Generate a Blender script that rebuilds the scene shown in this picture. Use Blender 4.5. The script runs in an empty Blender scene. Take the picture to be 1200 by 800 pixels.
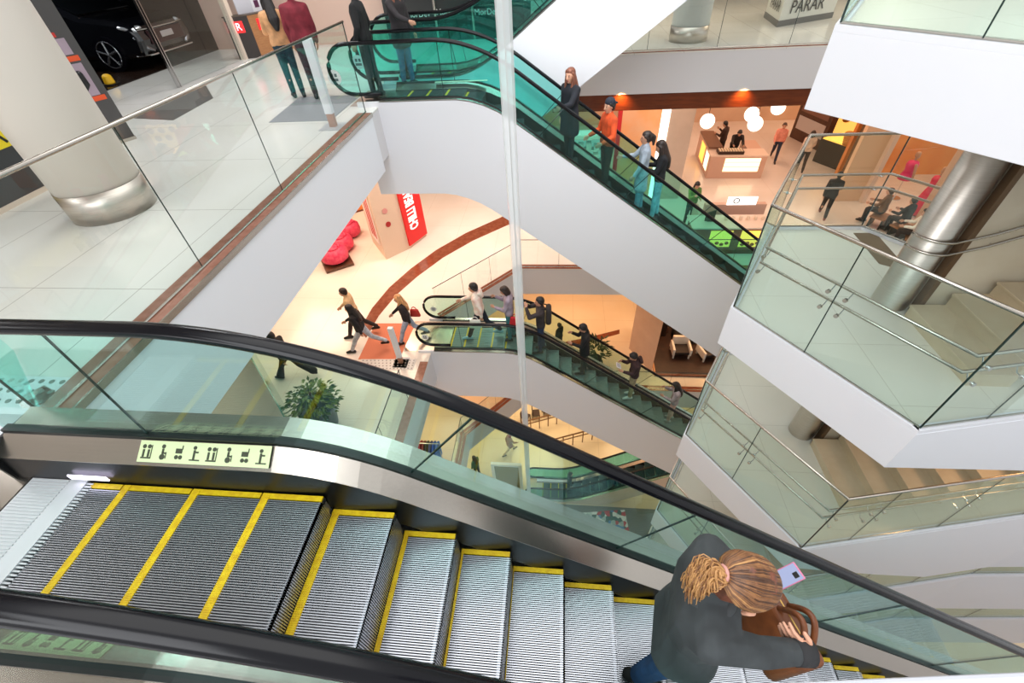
import bpy, bmesh, math, random
import numpy as np
from mathutils import Vector, Matrix, Euler
random.seed(4)
SC = bpy.context.scene
COL = SC.collection
PI = math.pi
# ------------------------------------------------------------------ camera
CAM = np.array([0, 0, 2.4])
F = 514.939
YAW, PIT, ROL = -0.13491, 0.7557, 0.0717
fw = np.array([math.sin(YAW)*math.cos(PIT), math.cos(YAW)*math.cos(PIT), -math.sin(PIT)])
rt = np.array([math.cos(YAW), -math.sin(YAW), 0.0])
dn = np.cross(fw, rt)
cr, sr = math.cos(ROL), math.sin(ROL)
RIGHT = cr*rt + sr*dn
DOWN = -sr*rt + cr*dn
cam = bpy.data.cameras.new('camera')
co = bpy.data.objects.new('camera', cam)
COL.objects.link(co)
cam.sensor_width = 36.0
cam.lens = F/1200*36
cam.clip_start = 0.02
cam.clip_end = 300
co.matrix_world = Matrix(((RIGHT[0], -DOWN[0], -fw[0], CAM[0]), (RIGHT[1], -DOWN[1], -fw[1], CAM[1]), (RIGHT[2], -DOWN[2], -fw[2], CAM[2]), (0, 0, 0, 1)))
SC.camera = co
def ray(px, py):
    d = RIGHT*(px-600) + DOWN*(py-400) + fw*F
    return d/np.linalg.norm(d)
def pz(px, py, z):          # where a surveyed sight line meets a known level
    d = ray(px, py); return Vector(CAM + d*(z-CAM[2])/d[2])
def py_(px, py, y):         # ... or a known upright plane
    d = ray(px, py); return Vector(CAM + d*(y-CAM[1])/d[1])

# ------------------------------------------------------------------ materials
def srgb(c):
    return tuple(((x/255)/12.92 if x/255 <= .04045 else (((x/255)+.055)/1.055)**2.4) for x in c)
MATS = {}
def mat(name, rgb, rough=.5, metal=0.0, spec=.5, emit=None, es=1.0, coat=0.0):
    if name in MATS: return MATS[name]
    m = bpy.data.materials.new(name); m.use_nodes = True
    b = m.node_tree.nodes['Principled BSDF']
    c = srgb(rgb)
    b.inputs['Base Color'].default_value = (*c, 1)
    b.inputs['Roughness'].default_value = rough
    b.inputs['Metallic'].default_value = metal
    b.inputs['Specular IOR Level'].default_value = spec
    b.inputs['Coat Weight'].default_value = coat
    if emit:
        b.inputs['Emission Color'].default_value = (*srgb(emit), 1)
        b.inputs['Emission Strength'].default_value = es
    MATS[name] = m
    return m
def noisy(name, rgb, rgb2, scale=6.0, rough=.5, metal=0.0, bump=0.0, stretch=(1, 1, 1), detail=4, lo=.35, hi=.65, spec=.5, coat=0):
    if name in MATS: return MATS[name]
    m = mat(name, rgb, rough, metal, spec, coat=coat)
    nt = m.node_tree; b = nt.nodes['Principled BSDF']
    tc = nt.nodes.new('ShaderNodeTexCoord'); mp = nt.nodes.new('ShaderNodeMapping')
    mp.inputs['Scale'].default_value = stretch
    n = nt.nodes.new('ShaderNodeTexNoise'); n.inputs['Scale'].default_value = scale; n.inputs['Detail'].default_value = detail
    r = nt.nodes.new('ShaderNodeValToRGB')
    r.color_ramp.elements[0].position = lo; r.color_ramp.elements[1].position = hi
    r.color_ramp.elements[0].color = (*srgb(rgb), 1); r.color_ramp.elements[1].color = (*srgb(rgb2), 1)
    L = nt.links.new
    L(tc.outputs['Object'], mp.inputs['Vector']); L(mp.outputs['Vector'], n.inputs['Vector'])
    L(n.outputs['Fac'], r.inputs['Fac']); L(r.outputs['Color'], b.inputs['Base Color'])
    if bump:
        bp = nt.nodes.new('ShaderNodeBump'); bp.inputs['Strength'].default_value = bump; bp.inputs['Distance'].default_value = .01
        L(n.outputs['Fac'], bp.inputs['Height']); L(bp.outputs['Normal'], b.inputs['Normal'])
    return m
def tiles(name, rgb, grout, w, d, x0, y0, g=.006, rough=.15, spec=.5, rgb2=None):
    m = mat(name, rgb, rough, 0, spec)
    nt = m.node_tree; b = nt.nodes['Principled BSDF']; L = nt.links.new
    tc = nt.nodes.new('ShaderNodeTexCoord'); sx = nt.nodes.new('ShaderNodeSeparateXYZ')
    L(tc.outputs['Object'], sx.inputs[0])
    def M(op, a, bb):
        n = nt.nodes.new('ShaderNodeMath'); n.operation = op
        for i, v in enumerate((a, bb)):
            if hasattr(v, 'is_output') or hasattr(v, 'links'): L(v, n.inputs[i])
            else: n.inputs[i].default_value = v
        return n.outputs[0]
    def line(o, off, per):
        q = M('FLOORED_MODULO', M('SUBTRACT', o, off-g/2), per)
        return M('LESS_THAN', q, g)
    k = M('MAXIMUM', line(sx.outputs[0], x0, w), line(sx.outputs[1], y0, d))
    no = nt.nodes.new('ShaderNodeTexNoise'); no.inputs['Scale'].default_value = .7; no.inputs['Detail'].default_value = 5
    L(tc.outputs['Object'], no.inputs['Vector'])
    rp = nt.nodes.new('ShaderNodeValToRGB')
    rp.color_ramp.elements[0].color = (*srgb(rgb), 1); rp.color_ramp.elements[1].color = (*srgb(rgb2 or rgb), 1)
    rp.color_ramp.elements[0].position = .35; rp.color_ramp.elements[1].position = .7
    L(no.outputs['Fac'], rp.inputs['Fac'])
    mx = nt.nodes.new('ShaderNodeMix'); mx.data_type = 'RGBA'
    L(k, mx.inputs['Factor']); L(rp.outputs['Color'], mx.inputs['A']); mx.inputs['B'].default_value = (*srgb(grout), 1)
    L(mx.outputs['Result'], b.inputs['Base Color'])
    return m
def glass(name, tint, ior=1.45, rough=0.0, veil=0.0):
    m = bpy.data.materials.new(name); m.use_nodes = True
    nt = m.node_tree; nt.nodes.clear(); L = nt.links.new
    o = nt.nodes.new('ShaderNodeOutputMaterial'); mx = nt.nodes.new('ShaderNodeMixShader')
    t = nt.nodes.new('ShaderNodeBsdfTransparent'); t.inputs[0].default_value = (*[math.sqrt(x) for x in tint], 1)
    g = nt.nodes.new('ShaderNodeBsdfGlossy'); g.inputs['Roughness'].default_value = rough; g.inputs['Color'].default_value = (.9, 1, .98, 1)
    lw = nt.nodes.new('ShaderNodeLayerWeight'); lw.inputs['Blend'].default_value = .5
    p = nt.nodes.new('ShaderNodeMath'); p.operation = 'POWER'; p.inputs[1].default_value = 4.5
    f = nt.nodes.new('ShaderNodeMath'); f.operation = 'MULTIPLY_ADD'; f.inputs[1].default_value = .75; f.inputs[2].default_value = .035*(ior/1.45)
    L(lw.outputs['Facing'], p.inputs[0]); L(p.outputs[0], f.inputs[0])
    L(f.outputs[0], mx.inputs[0]); L(t.outputs[0], mx.inputs[1]); L(g.outputs[0], mx.inputs[2])
    out = mx.outputs[0]
    if veil:
        d = nt.nodes.new('ShaderNodeBsdfDiffuse'); d.inputs[0].default_value = (.9, .92, .92, 1)
        m2 = nt.nodes.new('ShaderNodeMixShader'); m2.inputs[0].default_value = veil
        L(out, m2.inputs[1]); L(d.outputs[0], m2.inputs[2]); out = m2.outputs[0]
    L(out, o.inputs[0])
    MATS[name] = m
    return m
M_white = mat('white_paint', (232, 233, 238), .45)
M_ceil = mat('ceiling_paint', (225, 222, 218), .7)
M_fasc = mat('far_fascia_paint', (214, 212, 214), .5)
M_cream = mat('cream_paint', (226, 208, 190), .6)
M_tile = tiles('cream_floor_tile', (222, 219, 211), (150, 144, 136), 1.17, 1.66, -5.25, 3.16, .007, .16, .5, (228, 226, 221))
M_tile1 = tiles('warm_floor_tile', (232, 218, 205), (205, 188, 172), 1.6, 1.6, -5.5, 6.2, .007, .14, .5, (237, 226, 216))
M_tile2 = tiles('lower_floor_tile', (226, 205, 178), (190, 165, 140), 1.6, 1.6, -5.5, 6.2, .008, .16, .5, (230, 212, 190))
M_tile3 = tiles('bottom_floor_tile', (222, 204, 172), (180, 164, 140), 1.6, 1.6, -5.5, 6.2, .01, .2, .5, (228, 212, 184))
M_landing = tiles('landing_stone', (226, 220, 206), (190, 182, 166), .9, .9, 2.6, 3.1, .005, .25, .5, (230, 224, 212))
M_stair = noisy('stair_stone', (196, 176, 146), (204, 186, 158), 4, .35)
M_brown = noisy('brown_marble', (122, 62, 40), (140, 78, 54), 7, .12, spec=.6)
M_trimN = noisy('brown_marble_lit', (140, 92, 74), (156, 108, 92), 9, .2, spec=.6)  # same brown marble, bright gallery light put into a paler colour
M_wood = noisy('dark_red_wood', (92, 38, 14), (112, 50, 20), 3, .35, stretch=(1, 1, 8))
M_steel = noisy('brushed_steel', (192, 184, 174), (195, 187, 177), 3, .25, 1.0, stretch=(1, 30, 30))
M_steelv = noisy('brushed_steel_column', (196, 188, 178), (208, 200, 190), 4, .38, 1.0, stretch=(1, 1, 40))
M_chrome = mat('chrome', (214, 214, 214), .12, 1.0)
M_dsteel = mat('dark_steel', (72, 72, 74), .35, 1.0)
M_rubber = mat('black_rubber', (10, 10, 15), .2, 0, .28)
M_black = mat('black_plastic', (14, 14, 15), .4)
M_dark = mat('dark_gap', (10, 11, 11), .6)
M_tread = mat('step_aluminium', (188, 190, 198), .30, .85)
M_groove_shade = mat('step_groove_shade', (16, 17, 19), .7, .0)  # near-black base plate, shade between the cleats put into its colour
M_yellow = noisy('step_yellow', (232, 196, 14), (214, 170, 8), 30, .5)
M_gedge = mat('glass_cut_edge', (8, 40, 36), .15, 0, .6)
M_gl = glass('clear_glass', (.93, .97, .96), 1.35)
M_glE1 = glass('green_glass', (.60, .90, .85), 1.35)
M_glE2 = glass('teal_glass', (.42, .90, .84), 1.45)
M_glE3 = glass('olive_teal_glass', (.60, .88, .78), 1.45)
M_glL = glass('landing_glass', (.84, .95, .925), 1.45)
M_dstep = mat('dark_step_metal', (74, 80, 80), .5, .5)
M_skin = mat('skin', (214, 160, 132), .5)
M_skinD = mat('skin_tan', (178, 122, 94), .5)
M_leaf = noisy('leaf_green', (38, 74, 22), (98, 128, 40), 14, .35)

# ------------------------------------------------------------------ mesh builder
class MB:
    def __init__(s): s.bm = bmesh.new()
    def face(s, pts):
        try: return s.bm.faces.new([s.bm.verts.new(p) for p in pts])
        except ValueError: return None
    def box(s, c, d, rz=0, rx=0, ry=0):
        m = Matrix.Translation(Vector(c)) @ Euler((rx, ry, rz)).to_matrix().to_4x4() @ Matrix.Diagonal((d[0], d[1], d[2], 1))
        bmesh.ops.create_cube(s.bm, size=1, matrix=m); return s
    def bb(s, a, b):
        return s.box([(a[i]+b[i])/2 for i in range(3)], [abs(b[i]-a[i]) for i in range(3)])
    def prism(s, poly, vec):
        v0 = [s.bm.verts.new(Vector(p)) for p in poly]; v1 = [s.bm.verts.new(Vector(p)+Vector(vec)) for p in poly]
        n = len(poly)
        s.bm.faces.new(v0[::-1]); s.bm.faces.new(v1)
        for i in range(n): s.bm.faces.new((v0[i], v0[(i+1) % n], v1[(i+1) % n], v1[i]))
        return s
    def slab(s, poly2, z0, z1):
        return s.prism([(p[0], p[1], z0) for p in poly2], (0, 0, z1-z0))
    def tube(s, path, r, n=10, ry=None, closed=False, caps=True, up=(0, 0, 1)):
        path = [Vector(p) for p in path]; rings = []
        N = len(path)
        for i, p in enumerate(path):
            a = path[i-1] if (i > 0 or closed) else p
            b = path[(i+1) % N] if (i < N-1 or closed) else p
            t = (b-a).normalized() if (b-a).length > 1e-9 else Vector((0, 0, 1))
            u = Vector(up)
            if abs(t.dot(u)) > .95: u = Vector((1, 0, 0)) if abs(t.x) < .9 else Vector((0, 1, 0))
            sd = t.cross(u).normalized(); uu = sd.cross(t).normalized()
            rr = r[i] if isinstance(r, (list, tuple)) else r
            r2 = rr if ry is None else ry
            rings.append([s.bm.verts.new(p + sd*math.cos(2*PI*k/n)*rr + uu*math.sin(2*PI*k/n)*r2) for k in range(n)])
        for i in range(N-1 if not closed else N):
            A, B = rings[i], rings[(i+1) % N]
            for k in range(n): s.bm.faces.new((A[k], A[(k+1) % n], B[(k+1) % n], B[k]))
        if caps and not closed:
            s.bm.faces.new(rings[0][::-1]); s.bm.faces.new(rings[-1])
        return s
    def lathe(s, prof, c=(0, 0, 0), n=32):
        rings = [[s.bm.verts.new((c[0]+r*math.cos(2*PI*k/n), c[1]+r*math.sin(2*PI*k/n), c[2]+z)) for k in range(n)] for r, z in prof]
        for A, B in zip(rings, rings[1:]):
            for k in range(n): s.bm.faces.new((A[k], A[(k+1) % n], B[(k+1) % n], B[k]))
        if prof[0][0] > 1e-6: s.bm.faces.new(rings[0][::-1])
        if prof[-1][0] > 1e-6: s.bm.faces.new(rings[-1])
        return s
    def ball(s, c, r, sub=2):
        r = (r, r, r) if not hasattr(r, '__len__') else r
        bmesh.ops.create_icosphere(s.bm, subdivisions=sub, radius=1, matrix=Matrix.Translation(Vector(c)) @ Matrix.Diagonal((*r, 1))); return s
    def hull(s, *sph):
        t = bmesh.new()
        for c, r in sph:
            for d in SPH: t.verts.new(Vector(c)+d*r)
        bmesh.ops.convex_hull(t, input=t.verts)
        bmesh.ops.delete(t, geom=[v for v in t.verts if not v.link_faces], context='VERTS')
        mp = {v: s.bm.verts.new(v.co) for v in t.verts}
        for f in t.faces: s.bm.faces.new([mp[v] for v in f.verts])
        t.free(); return s
    def strip(s, A, B):     # ribbon between two point rows
        a = [s.bm.verts.new(p) for p in A]; b = [s.bm.verts.new(p) for p in B]
        for i in range(len(a)-1): s.bm.faces.new((a[i], a[i+1], b[i+1], b[i]))
        return s
    def band(s, A, B, vec): # thick ribbon
        n = len(A); V = Vector(vec)
        r = [[s.bm.verts.new(Vector(q)) for q in row] for row in (A, B, [Vector(p)+V for p in B], [Vector(p)+V for p in A])]
        for i in range(n-1):
            for k in range(4): s.bm.faces.new((r[k][i], r[k][i+1], r[(k+1) % 4][i+1], r[(k+1) % 4][i]))
        s.bm.faces.new([r[k][0] for k in range(4)]); s.bm.faces.new([r[k][-1] for k in range(4)][::-1])
        return s
    def build(s, name, m, parent=None, smooth=False, loc=None, bevel=0):
        bmesh.ops.recalc_face_normals(s.bm, faces=s.bm.faces)
        me = bpy.data.meshes.new(name)
        if parent is not None:
            inv = parent_world(parent).inverted(); s.bm.transform(inv)
        s.bm.to_mesh(me); s.bm.free()
        if smooth:
            for p in me.polygons: p.use_smooth = True
        if m: me.materials.append(m)
        o = bpy.data.objects.new(name, me); COL.objects.link(o)
        if parent is not None: o.parent = parent
        if bevel:
            b = o.modifiers.new('bevel', 'BEVEL'); b.width = bevel; b.segments = 2; b.limit_method = 'ANGLE'
        return o
_t = bmesh.new(); bmesh.ops.create_icosphere(_t, subdivisions=2, radius=1); SPH = [v.co.copy() for v in _t.verts]; _t.free()
def parent_world(o):
    m = o.matrix_basis.copy()
    while o.parent is not None:
        o = o.parent; m = o.matrix_basis @ m
    return m
def thing(name, label, cat, loc=(0, 0, 0), rz=0, group=None):
    o = bpy.data.objects.new(name, None); COL.objects.link(o)
    o.location = loc; o.rotation_euler = (0, 0, rz); o.empty_display_size = .1
    tag(o, label, cat, group); return o
def tag(o, label, cat, group=None, kind=None):
    o['label'] = label; o['category'] = cat
    if group: o['group'] = group
    if kind: o['kind'] = kind
    return o
def struct(name, mb, m, label=None, cat=None, smooth=False, parent=None, bevel=0):
    o = mb.build(name, m, parent, smooth, bevel=bevel)
    if parent is None:
        o['kind'] = 'structure'
        if label: o['label'] = label
        if cat: o['category'] = cat
    return o
def text(name, body, m, size, mw, parent=None, ext=.002, align='CENTER', bold=0):
    cu = bpy.data.curves.new(name, 'FONT'); cu.body = body; cu.size = size; cu.extrude = ext
    cu.align_x = align; cu.align_y = 'CENTER'; cu.resolution_u = 3; cu.offset = bold
    t = bpy.data.objects.new(name+'_curve', cu); COL.objects.link(t)
    bpy.context.view_layer.update()
    me = bpy.data.meshes.new_from_object(t.evaluated_get(bpy.context.evaluated_depsgraph_get()))
    bpy.data.objects.remove(t); bpy.data.curves.remove(cu)
    me.name = name; me.materials.clear(); me.materials.append(m)
    o = bpy.data.objects.new(name, me); COL.objects.link(o)
    if parent is not None:
        o.parent = parent; o.matrix_basis = parent_world(parent).inverted() @ mw
    else: o.matrix_basis = mw
    return o
def frame(origin, xdir, ydir):
    x = Vector(xdir).normalized(); y = Vector(ydir); y = (y - x*y.dot(x)).normalized(); z = x.cross(y)
    o = Vector(origin)
    return Matrix(((x.x, y.x, z.x, o.x), (x.y, y.y, z.y, o.y), (x.z, y.z, z.z, o.z), (0, 0, 0, 1)))
def copy_tree(o, parent=None):
    c = o.copy(); COL.objects.link(c)
    if parent is not None: c.parent = parent
    for ch in list(o.children): copy_tree(ch, c)
    return c
Z1, Z2, Z3 = -6.25, -12.5, -18.75
# ------------------------------------------------------------------ storeys around the atrium
XW, YB = -17, 34
OUT = [(-3.5, -4), (-3.5, 10.1), (-1.2, 12.78), (26, 12.78), (26, YB), (XW, YB), (XW, -4)]
def storey(z, tilem, fh, fm, lab):
    struct('floor', MB().slab(OUT, z-.03, z), tilem, lab, 'floor')
    struct('slab', MB().slab([(-3.505, -4), (-3.505, 10.098), (-1.203, 12.785), (26, 12.785), (26, YB), (XW, YB), (XW, -4)], z-fh, z-.031), fm, 'white edge band of the '+lab.replace(' floor', ' storey'), 'slab')
storey(0, M_tile, .9, M_fasc, 'cream tiled upper floor')
storey(Z1, M_tile1, 1.1, M_fasc, 'warm lit polished floor one storey down')
storey(Z2, M_tile2, 1.1, M_fasc, 'golden lit floor two storeys down')
struct('floor', MB().slab([(XW, -4), (26, -4), (26, YB), (XW, YB)], Z3-.1, Z3), M_tile3, 'grey green bottom floor of the atrium', 'floor')
# deeper white edge beam along the left gallery of the upper floor, brown band under the far gallery
struct('trim_1', MB().bb((-3.75, -4, -1.07), (-3.5, 8.6, -.031)), M_white, 'white edge beam below the left upper gallery', 'edge beam')
struct('trim_2', MB().bb((-.2, 12.85, -1.3), (26, 13.1, -.9)), M_wood, 'dark red wooden band under the far gallery', 'band')
struct('ceiling', MB().slab([(-.2, 13.1), (26, 13.1), (26, YB), (-.2, YB)], -1.34, -1.28), M_ceil, 'pale ceiling behind the dark wooden band', 'ceiling')
# marble kerbs
def kerb(name, pts, w, z, m, lab, hgt=.012):
    b = MB()
    L = [Vector((p[0], p[1], 0)) for p in pts]
    off = []
    for i, p in enumerate(L):
        a = L[max(i-1, 0)]; c = L[min(i+1, len(L)-1)]
        if 0 < i < len(L)-1:
            t1 = (p-a).normalized(); t2 = (c-p).normalized()
            n1 = Vector((-t1.y, t1.x, 0)); n2 = Vector((-t2.y, t2.x, 0)); n = (n1+n2).normalized(); k = w/max(.3, n.dot(n1))
        else:
            t = (c-a).normalized(); n = Vector((-t.y, t.x, 0)); k = w
        off.append(p+n*k)
    A = [Vector((p.x, p.y, z+.001)) for p in L]; B = [Vector((p.x, p.y, z+.001)) for p in off]
    b.band(A, B, (0, 0, hgt))
    return struct(name, b, m, lab, 'kerb')
kerb('trim_3', [(-3.5, 1.62), (-3.5, 8.62)], .27, 0, M_trimN, 'brown marble kerb coloured in a lit tone along the upper left railing')
kerb('trim_4', [(-1.15, 12.79), (26, 12.79)], .06, 0, M_brown, 'thin brown kerb on the far upper gallery')
kerb('trim_5', [(-3.5, 4), (-3.5, 8.2)], .22, Z1, M_trimN, 'brown kerb of the left gallery one storey down')
kerb('trim_6', [(-3.5, 10.1), (-1.2, 12.78), (8, 12.78)], .24, Z1, M_brown, 'brown marble kerb bending behind the lower escalator')
kerb('trim_7', [(-3.5, 4), (-3.5, 10.1), (-1.2, 12.78), (14, 12.78)], .28, Z2, M_brown, 'brown marble kerb two storeys down')
struct('trim_3', MB().bb((-3.5, 1.6, -.05), (-3.485, 8.62, .016)), M_steel, 'steel edge strip of the upper left gallery', 'edge strip')
struct('ceiling', MB().bb((-.5, 13.3, 3.9), (26, YB, 4.0)), M_ceil, 'ceiling over the far upper gallery', 'ceiling')
struct('floor', MB().slab([(-.2, 8.0), (9, 8.0), (9, 10.5), (-.2, 10.5)], Z3+.0005, Z3+.001), mat('bottom_floor_grey', (120, 126, 124), .3), 'grey floor patch around the patterned panel at the bottom', 'floor')
# curved brown inlay in the floor one storey down
arc = [(425, 392), (440, 366), (460, 342), (485, 320), (515, 298), (550, 278), (597, 257), (640, 243)]
A = [pz(x-4, y-5, Z1) for x, y in arc]; B = [pz(x+4, y+4, Z1) for x, y in arc]
struct('trim_8', MB().band([p+Vector((0, 0, .001)) for p in A], [p+Vector((0, 0, .001)) for p in B], (0, 0, .004)), M_brown, 'curved brown marble inlay in the warm floor', 'floor inlay')
struct('trim_9', MB().band([pz(x, y, Z2)+Vector((0, 0, .001)) for x, y in ((640, 405), (690, 395), (726, 386))], [pz(x, y, Z2)+Vector((0, 0, .001)) for x, y in ((640, 412), (690, 401), (726, 391))], (0, 0, .004)), M_brown, 'brown inlay in the orange floor two storeys down', 'floor inlay')
struct('ceiling', MB().slab([(XW, -4), (-3.6, -4), (-3.6, YB), (XW, YB)], 5.0, 5.1), mat('gallery_ceiling', (176, 168, 160), .7), 'ceiling over the upper left gallery', 'ceiling')
# outer walls of the storeys, plus an unseen front wall added to block light
struct('wall_back', MB().bb((XW, YB-.2, Z3), (26, YB, 5)), M_cream, 'far back wall of the mall', 'wall')
struct('wall_light_block', MB().bb((-3.4, -1.6, Z3), (26, -1.4, -.6)), M_white, 'unseen wall added at the front to cut low ambient light', 'wall')
struct('wall_left', MB().bb((XW-.2, -4, Z3), (XW, YB, 5)), M_cream, 'far left wall of the mall', 'wall')

# ------------------------------------------------------------------ escalators
def ramp(z0, x0, s, L):
    def g(x):
        if x <= x0-L: return z0
        if x >= x0+L: return z0+s*(x-x0)
        return z0+s*(x-x0+L)**2/(4*L)
    return g
def frange(a, b, st):
    n = max(1, int(round((b-a)/st))); return [a+(b-a)*i/n for i in range(n+1)]
def tilt_top(deck, x, hn):
    e = .02; sl = (deck(x+e)-deck(x-e))/(2*e); k = math.sqrt(1+sl*sl)
    return Vector((x-sl/k*hn, 0, deck(x)+hn/k))
def escalator(label, deck, rail, low, Y, xa, xb, gm, nose, joints=(), hn=(.86, .80), fine=False, deckrise=0.0, rw=.043, cladm=None, group=None, low_x=None, casing=True):
    # Y: outer near, glass near, skirt near, tread near, tread far, skirt far, glass far, outer far
    yo, yg, ys, yt, Yt, Ys, Yg, Yo = Y
    T = thing('escalator', label, 'escalator', (xa, (yo+Yo)/2, deck(xa)-.3), 0, group)
    xs = frange(xa, xb, .12 if fine else .25)
    cl = MB(); xc = [xa-.45]+xs
    if casing:
        for y0, y1 in ((yo, yo+.05), (Yo-.05, Yo)):
            a0 = [Vector((x, y0, deck(x)-.01)) for x in xc]; b0 = [Vector((x, y0, low(x))) for x in xc]
            cl.band(a0, b0, (0, y1-y0, 0))
        cl.band([Vector((x, yo+.052, low(x)+.002)) for x in xs], [Vector((x, Yo-.052, low(x)+.002)) for x in xs], (0, 0, .05))
        cl.build('side_cladding', cladm or M_white, T)
    for a, b, nm in ((yo, yg-.012, 'outer_deck'), (Yg+.012, Yo, 'outer_deck')):
        MB().band([Vector((x, a, deck(x))) for x in xs], [Vector((x, b, deck(x)+.012)) for x in xs], (0, 0, -.02)).build(nm, M_steel, T)
    for a, b in ((yg+.012, ys), (Yg-.012, Ys)):
        MB().band([Vector((x, a, deck(x)+.012)) for x in xs], [Vector((x, b, deck(x)-.075)) for x in xs], (0, 0, -.02)).build('inner_deck', M_steel, T)
    for g_ in (yg, Yg):
        MB().band([Vector((x, g_-.026, deck(x)+.032)) for x in xs], [Vector((x, g_+.026, deck(x)+.032)) for x in xs], (0, 0, -.06)).build('glass_channel', M_black, T)
    for a, b in ((ys, yt), (Ys, Yt)):
        MB().band([Vector((x, a, deck(x)-.08)) for x in xs], [Vector((x, b, deck(x)-.36)) for x in xs], (0, .008 if b < a else -.008, 0)).build('skirt_panel', M_dsteel if fine else M_black, T)
    # glass panels split at the joints
    def top(x):
        f = min(1, max(0, (deck(xa)-deck(x))/.5)) if deck(xb) < deck(xa) else 0
        p = tilt_top(deck, x, hn[0]+(hn[1]-hn[0])*f); return p
    cuts = [xa]+list(joints)+[xb]
    for g_ in (yg, Yg):
        for a, b in zip(cuts, cuts[1:]):
            q = frange(a+.004, b-.004, .15)
            bt = [Vector((x, g_-.006, deck(x)+.02)) for x in q]
            tp = [Vector((top(x).x, g_-.006, rail(top(x).x)-.03)) for x in q]
            MB().band(bt, tp, (0, .012, 0)).build('glass_panel', gm, T)
        for j in joints:
            p = top(j)
            MB().tube([(j, g_, deck(j)+.02), (p.x, g_, rail(p.x)-.03)], .007, 6).build('glass_joint', M_gedge, T)
    return T
def newel(T, deck, rail, yg, xa, gm, side=-1, rw=.043, rh=.03, extra=()):
    pass
def handrail(T, rail, y, xa, xb, left=None, step=.1, w=.045, hgt=.03):
    path = []
    if left is not None:            # rounded newel end at the left: (centre x, bottom z)
        cx, zb = left
        zt = rail(cx); r = (zt-zb)/2
        path += [(cx+.5, y, zb), (cx+.2, y, zb)]
        for k in range(0, 13):
            a = -PI/2-PI*k/12
            path.append((cx+r*math.cos(a), y, zb+r+r*math.sin(a)))
        xs = frange(cx+.1, xb, step)
    else: xs = frange(xa, xb, step)
    path += [(x, y, rail(x)) for x in xs]
    return MB().tube(path, w, 12, ry=hgt).build('handrail', M_rubber, T, smooth=True)
def newel_glass(T, y, cx, zb, zt, x1, gm):
    r = (zt-zb)/2-.02; pts = []
    for k in range(0, 15):
        a = -PI/2-PI*k/14
        pts.append((cx+r*math.cos(a), y-.006, (zb+zt)/2+r*math.sin(a)))
    pts += [(x1, y-.006, zt-.03), (x1, y-.006, zb+.02)]
    return MB().prism(pts, (0, .012, 0)).build('newel_glass', gm, T)
def FLAT(q): return {(a[0], a[2]) for i, a in enumerate(q) if i == 0 or abs(a[2]-q[i-1][2]) < .13}
def coarse_steps(T, xs_z, yt, Yt, m=None, yel=True, drop=.26):
    for (xl, xr, z) in xs_z:
        s = MB()
        s.bb((xl, yt, z-.05), (xr, Yt, z)); s.bb((xr-.03, yt, z-drop), (xr, Yt, z-.05))
        n = int((Yt-yt)/.06)
        for k in range(n): s.bb((xl+.03, yt+.02+k*.06, z), (xr-.005, yt+.045+k*.06, z+.008))
        o = s.build('step', m or M_tread, T)
        if yel and (xl, z) in FLAT(xs_z):
            e = MB(); e.bb((xl+.005, yt, z+.001), (xl+.05, Yt, z+.010))
            e.build('yellow_edge', M_yellow, o)

# the near escalator that fills the foreground
dk1 = ramp(.275, -1.27, -.70, .42); rl1 = ramp(1.155, -1.13, -.70, .85); lo1 = ramp(-1.1, -1.75, -.70, .5)
def rl1b(x): return rl1(x)
Y1 = (.02, .235, .395, .415, 1.155, 1.185, 1.335, 1.51)
E1 = escalator('near escalator running down to the right with yellow edged grooved steps', dk1, rl1, lo1, Y1, -3.4, 5.2, M_glE1, None, joints=(-2.42, -.86, .47, 2.35, 3.9), hn=(.86, .78), fine=True)
handrail(E1, rl1, .25, -4.3, 6.2); handrail(E1, rl1, 1.337, -4.3, 6.2)
edges = [-2.87, -2.65, -2.185, -1.73, -1.343, -.945, -.60, -.262, .10, .455, .81, 1.16, 1.51, 1.86, 2.21, 2.56, 2.91, 3.26, 3.61, 3.96, 4.31, 4.66]
def trz(x): return 0.0 if x < -1.2 else (-.16 if x < -.8 else -.41-.69*(x+.60))
yt, Yt = .415, 1.155
def yl_w(xr): return {-.945: .045, -.60: .03, -.262: .014}.get(xr, .047 if xr < -1.3 else .004)
for i in range(len(edges)-1):
    xl, xr = edges[i], edges[i+1]; z = trz(xr)
    zn = trz(edges[i+2]) if i+2 < len(edges) else z-.24
    s = MB()
    s.bb((xl, yt, z-.04), (xr-.004, Yt, z-.018))
    pitch = .0122; n = int((Yt-yt-.06)/pitch)
    base = s.build('step', M_groove_shade, E1)
    r = MB(); q = MB()
    for k in range(n):
        y = yt+.034+k*pitch
        r.bb((xl+((yl_w(xr)+.004) if i else .01), y, z-.020), (xr, y+.0062, z))
        if zn < z-.02: q.bb((xr-.010, y, zn-.01), (xr, y+.0062, z))
    r.build('tread_cleats', M_tread, base)
    if zn < z-.02:
        q.bb((xr-.03, yt, zn-.01), (xr-.012, Yt, z-.014))
        q.build('riser_cleats', M_tread, base)
    e = MB()
    yl, yw = xl+.003, {-1.343: .047, -.945: .045, -.60: .03, -.262: .014}.get(xr, .047 if xr < -1.3 else .004)
    if i: e.bb((yl, yt, z-.013), (yl+yw, Yt, z+.001))
    for y in frange(yt+.01, Yt-.01, .0106): 
        if i: e.bb((yl, y, z), (yl+yw, y+.0056, z+.003))
    e.bb((xl, yt, z-.013), (xr-.01, yt+.032, z)); e.bb((xl, Yt-.032, z-.013), (xr-.01, Yt, z))
    e.build('yellow_edge', M_yellow, base)
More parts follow.
